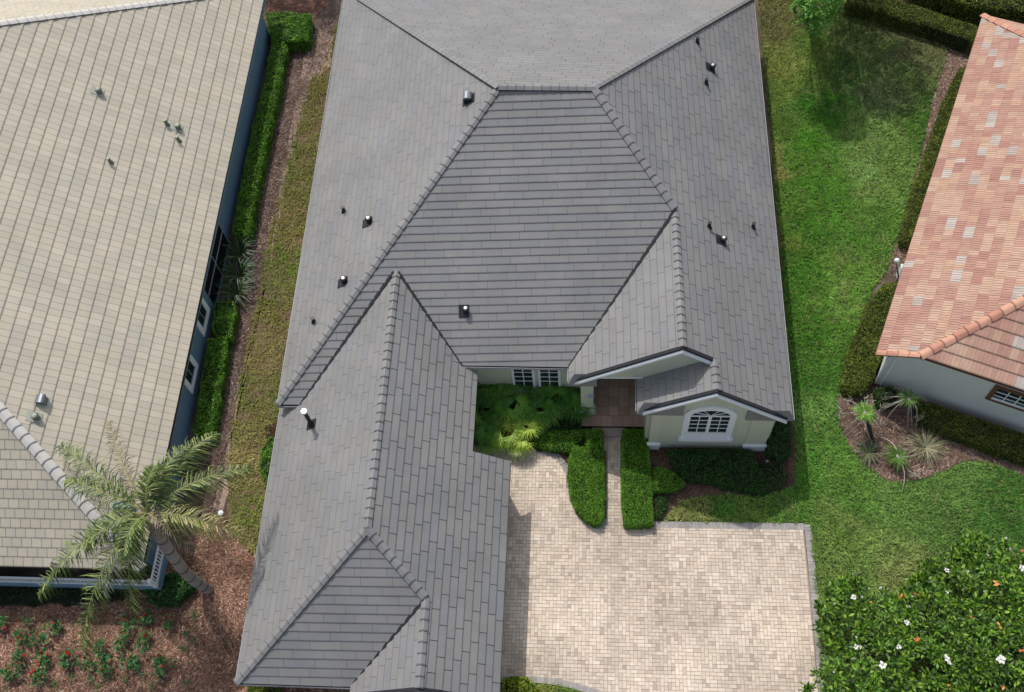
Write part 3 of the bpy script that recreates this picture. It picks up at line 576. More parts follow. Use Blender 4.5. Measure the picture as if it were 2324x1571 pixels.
LAWN_L = [(-15.58, 46.26), (-15.67, 43.77), (-16.58, 41.71), (-16.90, 38.09), (-17.06, 34.35), (-17.25, 31.12), (-17.32, 27.51), (-17.34, 24.37), (-17.41, 21.88), (-17.40, 19.50), (-17.21, 17.23), (-16.70, 15.06), (-15.84, 13.71), (-15.03, 13.38), (-13.94, 13.65), (-13.46, 19.10), (-13.43, 29.16), (-13.68, 46.23)]
LAWN_F = [(-4.33, 8.01), (-3.49, 8.16), (-2.28, 8.22), (-1.16, 8.12), (-0.14, 7.89), (0.88, 7.57), (1.24, 6.53), (-4.24, 6.34)]
M_thin = mat('thin_dry_turf', (98, 88, 58), .95, noise=.3, nscale=1.6, fine=.3, bump=.6, bscale=30, stain=(110, 88, 72), sscale=.9, smin=.48, smax=.62)
for nm, pl_, m_ in (('lawn', LAWN_R, M_lawnbase), ('side_lawn', LAWN_L, M_thin), ('front_lawn', LAWN_F, M_lawnbase)): sheet(nm, pl_, .004, m_)
tag(grass('grass', LAWN_R, 620), 'green lawn grass with paler patches between the houses', 'grass')
tag(grass('grass', LAWN_L, 420, dry=.14, thin=.75), 'yellowish dry grass strip beside the grey roof', 'grass')
tag(grass('grass', LAWN_F, 560), 'small lawn patch below the curved driveway edge', 'grass')
# sandy trodden path
M_sand = mat('pale_dirt', (150, 128, 114), .95, noise=.22, nscale=1.5, fine=.25, bump=.5, bscale=20, stain=(92, 78, 68), sscale=.9, smin=.5, smax=.62)
sheet('dirt_path', [(-16.62, 46.29), (-17.14, 43.79), (-17.13, 40.38), (-17.17, 37.13), (-17.03, 32.57), (-16.96, 28.05), (-17.05, 24.88), (-17.19, 22.13), (-17.27, 19.50), (-17.42, 17.67), (-17.53, 15.68), (-17.03, 15.37), (-16.93, 16.35), (-17.16, 17.90), (-17.35, 19.97), (-17.27, 22.13), (-17.08, 24.63), (-16.97, 27.51), (-16.89, 30.83), (-16.81, 34.35), (-16.75, 37.76), (-16.41, 41.37), (-15.50, 43.07), (-15.44, 45.18)], .006, M_sand)
M_mulch = mat('bark_mulch', (112, 84, 68), .95, noise=.25, nscale=2.0, fine=.35, bump=1.0, bscale=25)
M_chip = mat('bark_chip', None, .9)
def mulch(name, poly, dens, pal, label, z=.008):
    if z > .004: sheet(name, poly, z, M_mulch)
    p = sample(poly, dens); P = np.concatenate([p, z+.006+.03*R.random((len(p), 1))], 1)
    c = mixc(pal, len(p), .3)*(.62+.76*vnoise(p, .8, 12))[:, None]
    tag(quads('bark_chips', leafquads(P, .17, .13, up=2.2), c, M_chip), label, 'mulch', kind='stuff')
RED = [(140, 102, 82), (114, 82, 66), (164, 128, 106), (90, 62, 50), (186, 152, 130), (124, 102, 86)]
BRN = [(120, 98, 86), (96, 76, 66), (150, 130, 118), (176, 158, 146), (84, 66, 58), (134, 104, 88)]
MUL_L = [(-29.29, 11.63), (-20.06, 12.23), (-19.27, 13.42), (-18.00, 14.60), (-16.80, 15.23), (-15.86, 13.81), (-15.29, 13.37), (-13.94, 13.65), (-13.04, 7.66), (-3.77, 8.10), (-3.69, 6.54), (-27.45, 5.74)]
mulch('mulch_bed', MUL_L, 620, RED, 'reddish brown bark mulch of the lower flower bed')
MUL_R = [(12.03, 21.67), (11.72, 20.63), (12.07, 19.25), (12.71, 18.26), (13.26, 17.84), (13.96, 17.51), (14.91, 17.66), (15.77, 17.95), (16.62, 18.42), (17.36, 18.64), (18.24, 18.62), (18.96, 18.29), (19.60, 17.92), (22.40, 17.03), (22.92, 19.48), (18.49, 20.96), (15.07, 22.29), (13.67, 22.55), (13.26, 23.44), (12.81, 23.20)]
mulch('mulch_bed', MUL_R, 520, BRN, 'grey brown bark mulch around the small palms')
MUL_T = [(14.61, 47.42), (17.17, 46.19), (18.90, 45.29), (20.44, 44.26), (19.54, 41.95), (18.78, 40.03), (17.98, 37.24), (17.20, 34.99), (16.56, 33.06), (16.12, 31.94), (15.84, 31.04), (15.34, 29.85), (14.88, 28.63), (15.86, 28.19), (22.50, 46.18), (22.23, 47.60), (14.57, 49.24)]
mulch('mulch_bed', MUL_T, 420, BRN, 'brown bark mulch strip beneath the terracotta eave')
MUL_C = [(2.96, 19.37), (8.67, 19.46), (9.64, 20.65), (9.55, 18.81), (9.36, 17.34), (8.68, 16.99), (7.28, 16.70), (6.10, 16.81), (4.90, 16.68), (4.19, 16.43), (3.58, 15.85), (3.23, 15.40), (2.87, 15.40)]
mulch('mulch_bed', MUL_C, 420, [(84, 68, 60), (70, 56, 50), (104, 84, 74), (60, 48, 42)], 'dark mulch of the bed under the arched window')
MUL_X = [(-20.69, 50.91), (-20.05, 46.91), (-17.49, 46.30), (-16.23, 48.12), (-15.87, 50.78)]
mulch('mulch_bed', MUL_X, 420, [(120, 84, 70), (96, 70, 58), (140, 104, 90)], 'reddish mulch between the two roofs at the back')
LIT = [(-18.28, 45.16), (-15.67, 47.00), (-15.67, 43.77), (-16.41, 41.37), (-16.90, 38.09), (-17.06, 34.35), (-17.25, 31.12), (-17.32, 27.51), (-17.34, 24.37), (-17.41, 21.88), (-17.40, 19.50), (-17.21, 17.23), (-17.29, 15.04), (-18.13, 15.03), (-18.45, 19.02), (-18.17, 22.61), (-18.43, 26.44), (-18.46, 30.83), (-18.40, 34.97), (-18.39, 39.73), (-18.54, 44.17)]
mulch('leaf_litter', LIT, 330, [(104, 80, 70), (84, 64, 56), (126, 104, 92), (150, 134, 122), (70, 52, 46)], 'brown litter and debris between the clipped hedge and the dry grass strip', z=.002)
MUL_F = [(-5.57, 22.51), (-0.60, 22.57), (-0.35, 19.32), (-1.06, 17.97), (-1.62, 18.44), (-2.29, 18.70), (-3.25, 18.77), (-5.36, 18.96)]
mulch('mulch_bed', MUL_F, 300, [(60, 50, 42), (48, 40, 34), (76, 62, 52)], 'dark soil and litter under the fan palms')

# ------------------------------------------------------------------ driveway of mixed pavers
M_paver = mat('paver_stone', None, .85, noise=.05, nscale=1.5, fine=.07, bump=.2, bscale=60, stain=None)
M_joint = mat('paver_joint_sand', (150, 136, 122), .95, noise=.15, nscale=3, fine=.2)
M_border = mat('grey_border_paver', None, .85, noise=.08, nscale=4, fine=.1, bump=.2, bscale=60)
DRV = [(-5.78, 18.96), (-3.25, 18.77), (-2.29, 18.72), (-1.62, 18.44), (-1.22, 18.03), (-1.03, 17.62), (-0.93, 16.67), (-0.57, 15.72), (-0.03, 15.17), (0.51, 14.95), (0.81, 15.27), (0.77, 19.60), (1.55, 19.62), (1.60, 15.29), (2.95, 15.15), (9.59, 15.22), (9.61, 12.44), (9.59, 9.81), (9.36, 5.96), (1.81, 5.69), (1.43, 7.58), (0.97, 7.78), (-0.04, 8.07), (-1.16, 8.32), (-2.29, 8.41), (-4.16, 8.30)]
sheet('driveway', DRV, .014, M_joint)
def pavers():
    s = .158; a_ = np.array(DRV); x0, y0 = a_.min(0); x1, y1 = a_.max(0); nx, ny = int((x1-x0)/s)+1, int((y1-y0)/s)+1
    gx, gy = np.meshgrid(np.arange(nx), np.arange(ny), indexing='ij'); cen = np.stack([x0+(gx.ravel()+.5)*s, y0+(gy.ravel()+.5)*s], 1); ok = inpoly(cen, DRV).reshape(nx, ny); used = ~ok
    V, C = [], []; pal = [(204, 189, 171), (199, 183, 165), (194, 178, 160), (208, 194, 176), (187, 171, 155), (201, 186, 169), (180, 165, 150), (203, 186, 166), (174, 159, 145)]; wts = [5, 5, 4, 4, 2.2, 5, 1.2, 4, .8]
    for j in range(ny-1, -1, -1):
        for i in range(nx):
            if used[i, j]: continue
            t = random.random(); w_, h_ = 1, 1
            if t < .27 and i+1 < nx and not used[i+1, j]: w_ = 2
            elif t < .50 and j > 0 and not used[i, j-1]: h_ = 2
            for a in range(w_):
                for b_ in range(h_): used[i+a, j-b_] = True
            g = .0075; X0, X1 = x0+i*s+g, x0+(i+w_)*s-g; Y0, Y1 = y0+(j-h_+1)*s+g, y0+(j+1)*s-g
            for q in (0,):
                dx = random.uniform(-.003, .003); zz = .032+random.uniform(-.0015, .0015)
                c = np.array(lin(random.choices(pal, wts)[0]))*random.uniform(.95, 1.04)
                V.append([(X0+dx, Y0, zz), (X1+dx, Y0, zz), (X1+dx, Y1, zz), (X0+dx, Y1, zz)]); C.append(c)
    V = np.array(V); C = np.array(C); cen = V.mean(1)[:, :2]; dirt = (.80+.30*vnoise(cen, 2.2, 21))*(.90+.2*vnoise(cen, .5, 22))*(1-.10*np.exp(-((cen[:, 0]-1.2)/.35)**2)-.10*np.exp(-((cen[:, 0]-3.0)/.35)**2)); C = C*dirt[:, None]
    wall_v = []; wall_c = []
    for a, b_ in ((0, 1), (1, 2), (2, 3), (3, 0)):
        lo = V.copy(); q = np.stack([V[:, a], V[:, b_], V[:, b_], V[:, a]], 1); q[:, 0:2, 2] = .012; wall_v.append(q); wall_c.append(C*.8)
    return np.concatenate([V]+wall_v), np.concatenate([C]+wall_c)
V, C = pavers(); tag(quads('pavers', V, C, M_paver), 'cream and beige paver blocks of driveway and walkway', 'pavers', kind='stuff')
def border(name, path, w, inner, label, bl=.155, z=.036):
    """soldier course along a path; w to the left of travel"""
    P = [Vector(p) for p in path]; L = [0]
    for a, b_ in zip(P, P[1:]): L.append(L[-1]+(b_-a).length)
    def at(s):
        for i in range(len(P)-1):
            if s <= L[i+1] or i == len(P)-2: t = (s-L[i])/(L[i+1]-L[i]); return P[i].lerp(P[i+1], t), (P[i+1]-P[i]).normalized()
    b = MB(); s = 0; n = int(L[-1]/bl)
    for i in range(n):
        (p, d), (q, e) = at(i*bl+.004), at((i+1)*bl-.004); d2 = (at(max(0, i*bl-.2))[1]+at(min(L[-1], i*bl+.2))[1]).normalized(); e2_ = (at(max(0, (i+1)*bl-.2))[1]+at(min(L[-1], (i+1)*bl+.2))[1]).normalized()
        n0, n1 = Vector((-d2.y, d2.x)), Vector((-e2_.y, e2_.x)); j_ = random.uniform(.93, 1.07); c = tuple(x*j_ for x in lin(random.choice([(152, 147, 141), (146, 141, 136), (158, 152, 146)])))
        b.prism(ccw([t2(p), t2(q), t2(q+n1*w), t2(p+n0*w)]), .01, z, c)
    return tag(b.build(name, M_border), kind='structure')
border('driveway_edging', [(2.94, 15.09), (9.62, 15.15)], .31, 0, '')
border('driveway_edging', [(9.61, 15.42), (9.63, 13.91), (9.62, 12.44), (9.60, 9.81), (9.50, 6.98)], .31, 0, '')
border('driveway_edging', [(1.06, 7.80), (0.51, 7.98), (-0.05, 8.12), (-0.60, 8.25), (-1.16, 8.36), (-1.72, 8.41), (-2.29, 8.45), (-3.04, 8.45), (-3.97, 8.38)], .26, 0, '')
border('driveway_edging', [(0.87, 15.44), (0.77, 15.14), (0.57, 14.97), (0.33, 14.97), (0.09, 15.07), (-0.21, 15.29), (-0.57, 15.68), (-0.80, 16.24), (-0.96, 16.88), (-1.07, 17.53), (-1.24, 17.92), (-1.54, 18.31), (-1.87, 18.53), (-2.29, 18.65)], -.30, 0, '')

# ------------------------------------------------------------------ hedges and shrubs
M_leaf = mat('hedge_leaf', None, .55, transl=.18, spec=.35)
M_core = mat('hedge_inner_twigs', (24, 36, 14), .95, noise=.3, nscale=6)
PALB = [(84, 130, 28), (70, 115, 24), (98, 145, 34), (60, 102, 20), (114, 156, 46)]
PALD = [(44, 78, 26), (36, 66, 22), (54, 90, 30), (30, 56, 20), (64, 100, 36)]
PALO = [(84, 98, 26), (68, 84, 22), (100, 112, 30), (54, 70, 20), (118, 128, 40)]
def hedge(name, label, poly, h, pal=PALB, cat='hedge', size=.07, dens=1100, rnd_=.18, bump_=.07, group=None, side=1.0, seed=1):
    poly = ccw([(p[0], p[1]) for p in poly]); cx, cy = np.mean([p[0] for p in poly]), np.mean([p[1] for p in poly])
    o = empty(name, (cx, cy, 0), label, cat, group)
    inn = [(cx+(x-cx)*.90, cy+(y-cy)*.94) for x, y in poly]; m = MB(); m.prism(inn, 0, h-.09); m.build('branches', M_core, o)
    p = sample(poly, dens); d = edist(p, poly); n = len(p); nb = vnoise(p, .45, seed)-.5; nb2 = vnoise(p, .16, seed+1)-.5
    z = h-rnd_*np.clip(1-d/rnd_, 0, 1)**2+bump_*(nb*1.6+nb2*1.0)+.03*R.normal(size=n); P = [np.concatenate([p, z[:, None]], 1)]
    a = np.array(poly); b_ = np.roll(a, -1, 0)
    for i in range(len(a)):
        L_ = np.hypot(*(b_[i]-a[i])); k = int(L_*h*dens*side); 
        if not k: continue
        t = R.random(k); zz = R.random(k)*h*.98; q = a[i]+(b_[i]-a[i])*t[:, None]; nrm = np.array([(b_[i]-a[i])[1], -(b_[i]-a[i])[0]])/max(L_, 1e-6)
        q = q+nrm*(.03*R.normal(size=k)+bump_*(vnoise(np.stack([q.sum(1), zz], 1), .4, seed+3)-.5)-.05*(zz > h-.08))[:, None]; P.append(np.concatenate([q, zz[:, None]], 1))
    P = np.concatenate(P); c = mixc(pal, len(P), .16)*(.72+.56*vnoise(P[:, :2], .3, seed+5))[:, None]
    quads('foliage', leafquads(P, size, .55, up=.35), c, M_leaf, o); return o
hedge('hedge', 'long bright green clipped hedge along the blue wall', [(-18.95, 44.60), (-18.07, 44.44), (-18.01, 41.01), (-18.09, 37.75), (-18.13, 33.76), (-18.12, 31.92), (-18.06, 30.58), (-18.93, 30.50), (-19.01, 32.21), (-19.01, 33.77), (-19.05, 37.89), (-18.86, 41.02)], .9, seed=1, bump_=.10)
hedge('hedge', 'dark green square hedge block at the far end of the blue wall', [(-19.70, 46.49), (-18.64, 46.61), (-16.88, 46.36), (-16.81, 44.29), (-17.87, 44.16), (-18.88, 44.32)], 1.0, pal=PALB, seed=11, bump_=.1)
hedge('hedge', 'small pair of rounded green bushes beside the first window of the blue wall', [(-19.17, 26.38), (-18.22, 26.41), (-18.03, 25.84), (-18.08, 25.07), (-18.04, 24.33), (-18.64, 24.38), (-18.99, 24.81), (-19.06, 25.58)], .8, seed=2, rnd_=.3, bump_=.12)
hedge('hedge', 'green hedge run beside the lower window of the blue wall, ending at the palm', [(-19.16, 24.22), (-18.20, 24.31), (-18.07, 23.18), (-18.03, 22.08), (-17.99, 20.30), (-18.02, 19.03), (-18.92, 19.01), (-18.95, 20.29), (-19.02, 22.19)], .8, seed=3, bump_=.12)
hedge('hedge', 'narrow olive hedge strip tucked under the terracotta eave', [(20.35, 41.77), (20.73, 41.76), (20.43, 39.91), (18.05, 34.24), (16.16, 30.24), (15.64, 30.24), (15.92, 31.31), (16.79, 33.68), (17.99, 36.58), (19.08, 39.31)], .7, pal=PALO, seed=4)
hedge('hedge', 'wide olive brown hedge at the left corner of the grey-walled house', [(14.59, 27.75), (15.32, 27.75), (13.92, 23.80), (13.23, 22.34), (12.85, 21.82), (12.14, 21.68), (11.86, 22.09), (12.30, 23.54), (13.01, 25.24), (13.73, 26.73)], .7, pal=PALO, seed=5, bump_=.09)
hedge('hedge', 'dark olive hedge with yellowish crest below the grey stucco wall', [(15.28, 21.33), (20.01, 19.52), (19.79, 18.32), (17.91, 19.06), (16.28, 19.77), (15.15, 20.37)], .8, pal=[(70, 84, 28), (56, 70, 24), (84, 98, 34), (110, 122, 34)], seed=6)
hedge('bush', 'dark round bush at the foot of the grey wall corner', [(13.38, 21.92), (14.24, 22.03), (14.50, 21.57), (14.12, 21.11), (13.45, 21.15)], .7, pal=PALD, cat='bush', seed=7, rnd_=.35)
hedge('hedge', 'clipped hedge with a rounded end left of the walkway', [(-0.13, 19.66), (0.61, 19.69), (0.68, 17.75), (0.70, 16.26), (0.66, 15.43), (0.52, 15.09), (0.29, 15.03), (-0.11, 15.25), (-0.55, 15.71), (-0.84, 16.44), (-0.95, 17.29), (-0.91, 18.16), (-0.75, 18.78), (-0.14, 18.74)], .62, seed=21, dens=1700, size=.055, rnd_=.12, bump_=.04)
hedge('hedge', 'clipped rectangular hedge right of the walkway, square end on the driveway', [(1.58, 19.68), (2.68, 19.70), (2.78, 18.22), (2.85, 16.94), (2.87, 15.11), (2.05, 15.01), (1.62, 15.04), (1.53, 16.07), (1.50, 17.77)], .62, seed=22, dens=1700, size=.055, rnd_=.10, bump_=.04)
hedge('hedge', 'small leaf-shaped clipped shrub pointing right of the rectangular hedge', [(2.98, 17.84), (3.34, 17.89), (3.89, 17.58), (4.37, 17.12), (4.13, 16.88), (3.57, 16.74), (2.95, 16.69)], .5, seed=23, dens=1700, size=.055, bump_=.04)
hedge('hedge', 'bright green hedge joining the fan palms to the walkway hedge', [(-2.71, 19.38), (-2.01, 19.59), (-0.17, 19.62), (-0.83, 18.63), (-1.78, 18.64), (-2.51, 18.91)], .55, seed=24, dens=1400, size=.06)
hedge('hedge', 'dark green low hedge under the arched window', [(3.58, 18.77), (5.46, 18.78), (7.46, 18.75), (7.62, 18.10), (7.95, 17.50), (8.18, 17.08), (8.00, 16.77), (7.22, 16.81), (6.05, 17.04), (5.07, 17.26), (4.34, 17.35), (3.86, 18.07)], .5, pal=PALD, seed=25, bump_=.12)
hedge('bush', 'dark shrub at the right corner of the gable wall', [(8.43, 20.22), (9.27, 20.23), (9.24, 18.70), (8.75, 18.26), (8.17, 18.68)], .9, pal=PALD, cat='bush', seed=26, rnd_=.3, bump_=.14)
hedge('bush', 'low olive ground cover at the right tip of the window bed', [(7.89, 18.23), (8.74, 18.33), (9.12, 17.71), (8.76, 17.09), (8.24, 16.95)], .3, pal=[(70, 84, 40), (56, 70, 34), (84, 92, 52)], cat='bush', seed=27, dens=700)
hedge('bush', 'small dark shrub in front of the leaf-shaped hedge near the driveway edge', [(3.11, 16.45), (3.59, 16.54), (3.50, 15.95), (3.09, 15.45)], .35, pal=PALD, cat='bush', seed=28, dens=700)
hedge('bush', 'dark undergrowth between the fan palms and the porch pillar', [(-3.09, 20.65), (-0.41, 20.80), (-0.40, 19.73), (-2.01, 19.61), (-3.06, 19.78)], .5, pal=PALD, cat='bush', seed=29, bump_=.2)
hedge('bush', 'yellow green round bush in the lower lawn patch below the driveway', [(-3.50, 8.19), (-3.08, 8.31), (-2.51, 8.26), (-2.13, 7.95), (-2.08, 7.53), (-2.58, 7.16), (-3.45, 7.13)], .7, pal=[(128, 146, 30), (108, 130, 26), (146, 160, 44), (92, 112, 24)], cat='bush', seed=30, rnd_=.3)
hedge('bush', 'bright green bush peeking out left of the garage eave', [(-15.45, 18.28), (-15.13, 18.96), (-14.50, 18.74), (-14.22, 16.86), (-14.91, 16.79), (-15.37, 17.39)], .8, cat='bush', seed=31, rnd_=.3, bump_=.15)
hedge('bush', 'green bush under the lower left corner of the grey roof', [(-14.35, 7.55), (-13.07, 7.62), (-12.91, 6.84), (-14.23, 6.80)], .6, pal=PALO, cat='bush', seed=32, rnd_=.25, bump_=.12)
hedge('bush', 'dark shrub row in the shade below the blue porch wall', [(-28.19, 11.68), (-20.42, 11.96), (-20.08, 11.53), (-21.45, 11.14), (-25.06, 10.88), (-27.90, 10.73)], .5, pal=[(26, 44, 20), (20, 34, 16), (40, 62, 28)], cat='bush', seed=33, bump_=.3, dens=600)  # palette darkened: the shade under the porch is put into the leaves
hedge('bush', 'green shrub at the foot of the leaning palm beside the porch corner', [(-19.88, 11.71), (-18.84, 12.37), (-17.88, 12.44), (-17.50, 11.77), (-18.13, 11.04), (-19.36, 10.97)], .6, pal=[(50, 96, 34), (40, 78, 28), (64, 116, 40)], cat='bush', seed=34, bump_=.22, dens=800)
hedge('hedge', 'olive clipped hedge row along the far edge of the lawn', [(15.03, 47.45), (16.85, 46.98), (21.56, 44.46), (21.37, 43.26), (18.74, 44.65), (16.22, 45.87), (14.50, 46.47)], 1.1, pal=PALO, seed=35)
hedge('hedge', 'taller dark hedge behind the far hedge row', [(17.99, 48.02), (26.70, 47.79), (25.95, 44.05), (21.77, 45.01), (19.43, 46.16)], 2.0, pal=PALO, seed=36, bump_=.2, size=.1, dens=500)
hedge('bush', 'reddish-tipped shrub left of the short return of the garage roof', [(-15.60, 19.63), (-15.01, 20.01), (-14.79, 19.14), (-15.39, 18.85)], .4, pal=[(150, 84, 64), (120, 92, 54), (90, 104, 44)], cat='bush', seed=37, dens=500)

# ------------------------------------------------------------------ strap plants, fans, palms
M_palm = mat('palm_leaflet', None, .5, transl=.2, spec=.4)
M_trunk = mat('palm_trunk', None, .9, noise=.2, nscale=3, bump=.6, bscale=18, stretch=(1, 1, 6))
def ribbons(P0, P1, P2, w, c):
    """tapered two-segment ribbons with normals kept sideways"""
    d = P2-P0; up = np.array([0, 0, 1.]); s = np.cross(d, up); s /= np.maximum(np.linalg.norm(s, axis=1), 1e-6)[:, None]; s = s*(w/2)[:, None]
    V = np.concatenate([np.stack([P0-s*.7, P0+s*.7, P1+s, P1-s], 1), np.stack([P1-s, P1+s, P2+s*.12, P2-s*.12], 1)]); return V, np.concatenate([c, c])
def strap(name, label, x, y, n, L, w, pal, cat='plant', group=None, h=.2, up=.75):
    o = empty(name, (x, y, 0), label, cat, group); an = R.random(n)*2*np.pi; L_ = L*(.6+.5*R.random(n)); el = up*(.4+.8*R.random(n))
    d = np.stack([np.cos(an), np.sin(an), np.zeros(n)], 1); P0 = np.tile([x, y, h*.4], (n, 1))+d*.05; P1 = P0+d*(L_*.5)[:, None]+np.array([0, 0, 1])*(L_*.5*el+h*.5)[:, None]; P2 = P1+d*(L_*.5)[:, None]+np.array([0, 0, 1])*(L_*(.1-.35*R.random(n)))[:, None]
    V, C_ = ribbons(P0, P1, P2, np.full(n, w), mixc(pal, n, .2)); quads('leaves', V, C_, M_palm, o); return o
def fanplant(name, label, x, y, h, k, rad, pal, group=None, cat='palm'):
    o = empty(name, (x, y, 0), label, cat, group); Vs, Cs = [], []; st = MB()
    for i in range(k):
        a = 2*math.pi*i/k+random.uniform(-.4, .4); t = random.uniform(.05, 1.0); c0 = Vector((x+math.cos(a)*rad*t*.8, y+math.sin(a)*rad*t*.8, h*random.uniform(.75, 1.08)-.25*t*t*rad)); st.tube([(x, y, h*.25), (x+(c0.x-x)*.4, y+(c0.y-y)*.4, h*.75), tuple(c0)], .012, 4)
        m = 19; fa = a+np.linspace(-1.75, 1.75, m)+R.normal(size=m)*.05; L_ = rad*.72*(.8+.25*R.random(m))*(1-.18*np.abs(np.linspace(-1, 1, m))); d = np.stack([np.cos(fa), np.sin(fa), np.zeros(m)], 1)
        P0 = np.tile(np.array(c0), (m, 1)); tilt = -.15-.35*t; P1 = P0+d*(L_*.55)[:, None]+np.array([0, 0, 1])*(L_*.12)[:, None]; P2 = P1+d*(L_*.45)[:, None]+np.array([0, 0, 1])*(L_*tilt*(.6+.5*R.random(m)))[:, None]
        V, C_ = ribbons(P0, P1, P2, np.full(m, rad*.036), np.tile(mixc(pal, 1, .1), (m, 1))*(1+.12*R.normal(size=(m, 1)))); Vs.append(V); Cs.append(C_)
    quads('fan_leaves', np.concatenate(Vs), np.clip(np.concatenate(Cs), .004, 1), M_palm, o); st.tube([(x, y, 0), (x, y, h*.3)], .04, 6); st.build('stems', M_core, o); return o
def frond(C, tip, arch, nl, ll, pal, droop=.5, w=.045):
    """one pinnate frond from C to tip: returns quads and the spine points"""
    C, tip = np.array(C, float), np.array(tip, float); t = np.linspace(0, 1, nl); d = tip-C; L_ = np.linalg.norm(d)
    mid = C+d*.5+np.array([0, 0, arch*2]); sp = lambda t: ((1-t)**2)[:, None]*C+(2*t*(1-t))[:, None]*mid+(t**2)[:, None]*tip
    s = sp(t); tg = np.gradient(s, axis=0); tg /= np.linalg.norm(tg, axis=1)[:, None]; side = np.cross(tg, [0, 0, 1.]); side /= np.linalg.norm(side, axis=1)[:, None]
    Vs, Cs = [], []
    for sg in (-1, 1):
        k = t > .1; n = k.sum(); P0 = s[k]; l = ll*np.sin(np.pi*(.12+.80*t[k]))**.6*(.7+.5*R.random(n))
        dir_ = side[k]*sg*(.85+.15*R.normal(size=(n, 1)))+tg[k]*(.45+.3*t[k])[:, None]+R.normal(size=(n, 3))*.17; dir_ /= np.linalg.norm(dir_, axis=1)[:, None]
        P1 = P0+dir_*(l*.5)[:, None]+np.array([0, 0, 1])*(l*.08)[:, None]; P2 = P1+dir_*(l*.5)[:, None]-np.array([0, 0, 1])*(l*droop*(.6+.8*R.random(n)))[:, None]
        V, C_ = ribbons(P0, P1, P2, np.full(n, w), mixc(pal, n, .2)); Vs.append(V); Cs.append(C_)
    return np.concatenate(Vs), np.concatenate(Cs), s[::max(1, nl//8)]
QG = [(92, 112, 48), (70, 92, 38), (136, 148, 82), (54, 74, 28), (104, 122, 52)]
QD = [(140, 128, 102), (158, 144, 114), (120, 110, 86), (110, 98, 78)]
for (x, y), n_, lb in (((-18.54, 29.56), 60, 'uppermost'), ((-18.32, 28.26), 70, 'middle'), ((-18.32, 27.18), 60, 'lowest')):
    strap('strap_leaf_plant', 'dark strap-leaved plant beside the black screened opening, %s of the three' % lb, x, y, n_, 1.15, .05, [(66, 96, 54), (48, 76, 40), (90, 116, 72), (38, 60, 34)], group='strap-leaved plants by the blue wall', h=.5)
FP = [(1108,885,'behind the others against the garage eave',1.5,7), (1160,872,'at the back left of the court bed',1.3,6), (1222,868,'in front of the left court window',1.4,6), (1270,905,'in front of the right court window',1.3,6), (1300,915,'nearest the porch pillar',1.2,6), (1112,930,'at the left side under the garage eave',1.2,6), (1165,930,'in the middle of the court bed',1.5,9), (1225,930,'right of the middle of the court bed',1.3,7), (1103,985,'low at the left edge of the court bed',1.0,6), (1155,985,'with the brightest yellow green fans, front of the court bed',1.1,9), (1195,970,'front right of the brightest fan palm',1.2,7)]
FW = [(-4.80, 21.34), (-3.73, 21.73), (-2.43, 21.80), (-1.41, 20.99), (-0.78, 20.81), (-4.68, 20.41), (-3.56, 20.32), (-2.33, 20.41), (-4.82, 19.24), (-3.74, 19.22), (-2.92, 19.53)]
YG = [[(84, 138, 42), (62, 112, 34), (112, 158, 52)], [(164, 190, 66), (140, 172, 54), (122, 158, 48)]]
for (x, y), (_, _, lb, h_, k_) in zip(FW, FP):
    fanplant('fan_palm', 'fan palm clump ' + lb, x, y, h_, k_+6, .98, YG[1 if ('bright' in lb) else 0], group='fan palms in the court bed')
# queen palm
pb = (-17.02, 11.78); pc = (-17.48, 12.97, 6.90)
Q = empty('queen_palm', (pb[0], pb[1], 0), 'tall leaning palm with feathery crown and curved grey trunk in front of the blue porch', 'palm')
m = MB(); p1 = (-17.39, 11.92, 1.60); p2 = (-17.55, 12.23, 3.20); p3 = (-17.53, 12.54, 5.00)
pts_ = [(pb[0], pb[1], 0), (pb[0]-.12, pb[1]+.03, .5), p1, p2, p3, pc]; tp_, tr_, tc_ = [], [], []
for j in range(5):
    nn = 8 if j < 1 else 14
    for q_ in range(nn):
        f_ = q_/nn; a_, b_ = Vector(pts_[j]), Vector(pts_[j+1]); pr_0, nx_ = Vector(pts_[max(j-1, 0)]), Vector(pts_[min(j+2, 5)])
        v_ = .5*((2*a_)+(b_-pr_0)*f_+(2*pr_0-5*a_+4*b_-nx_)*f_*f_+(3*a_-3*b_+nx_-pr_0)*f_**3); k_ = len(tp_); ring = k_ % 7 == 0
        tp_.append(v_); tr_.append((.245 if j < 4 else .245-.08*f_)+(.004 if ring else 0)); tc_.append(lin((96, 90, 82)) if ring else tuple(x*random.uniform(.9, 1.08) for x in lin((146, 138, 128))))
m.tube(tp_, tr_, 14, col=tc_); m.build('trunk', M_trunk, Q, True)
CR_ = [((-22.22, 16.07, 6.20), .9, QG, .62), ((-20.27, 17.11, 6.40), .6, QD, .42), ((-15.65, 16.83, 6.00), .9, QG, .66), ((-14.10, 15.47, 5.60), .8, QG, .62), ((-14.29, 12.84, 4.90), .8, [(168, 166, 96), (142, 148, 70), (186, 176, 130)], .6), ((-22.22, 10.14, 4.80), 1.2, QG, .58), ((-20.57, 8.31, 3.40), 1.3, QG, .72),
  ((-19.43, 10.25, 5.00), .7, [(190, 188, 172), (170, 170, 150)], .45), ((-18.58, 9.90, 4.00), 1.0, QG, .62), ((-16.34, 15.92, 6.90), .7, QG, .55), ((-20.22, 11.83, 6.00), .8, QG, .6), ((-21.34, 14.40, 6.60), .7, QG, .6), ((-15.94, 11.97, 5.30), .8, QD, .4), ((-17.12, 14.50, 8.00), .4, QG, .5), ((-18.03, 11.22, 7.00), .5, QG, .55)]
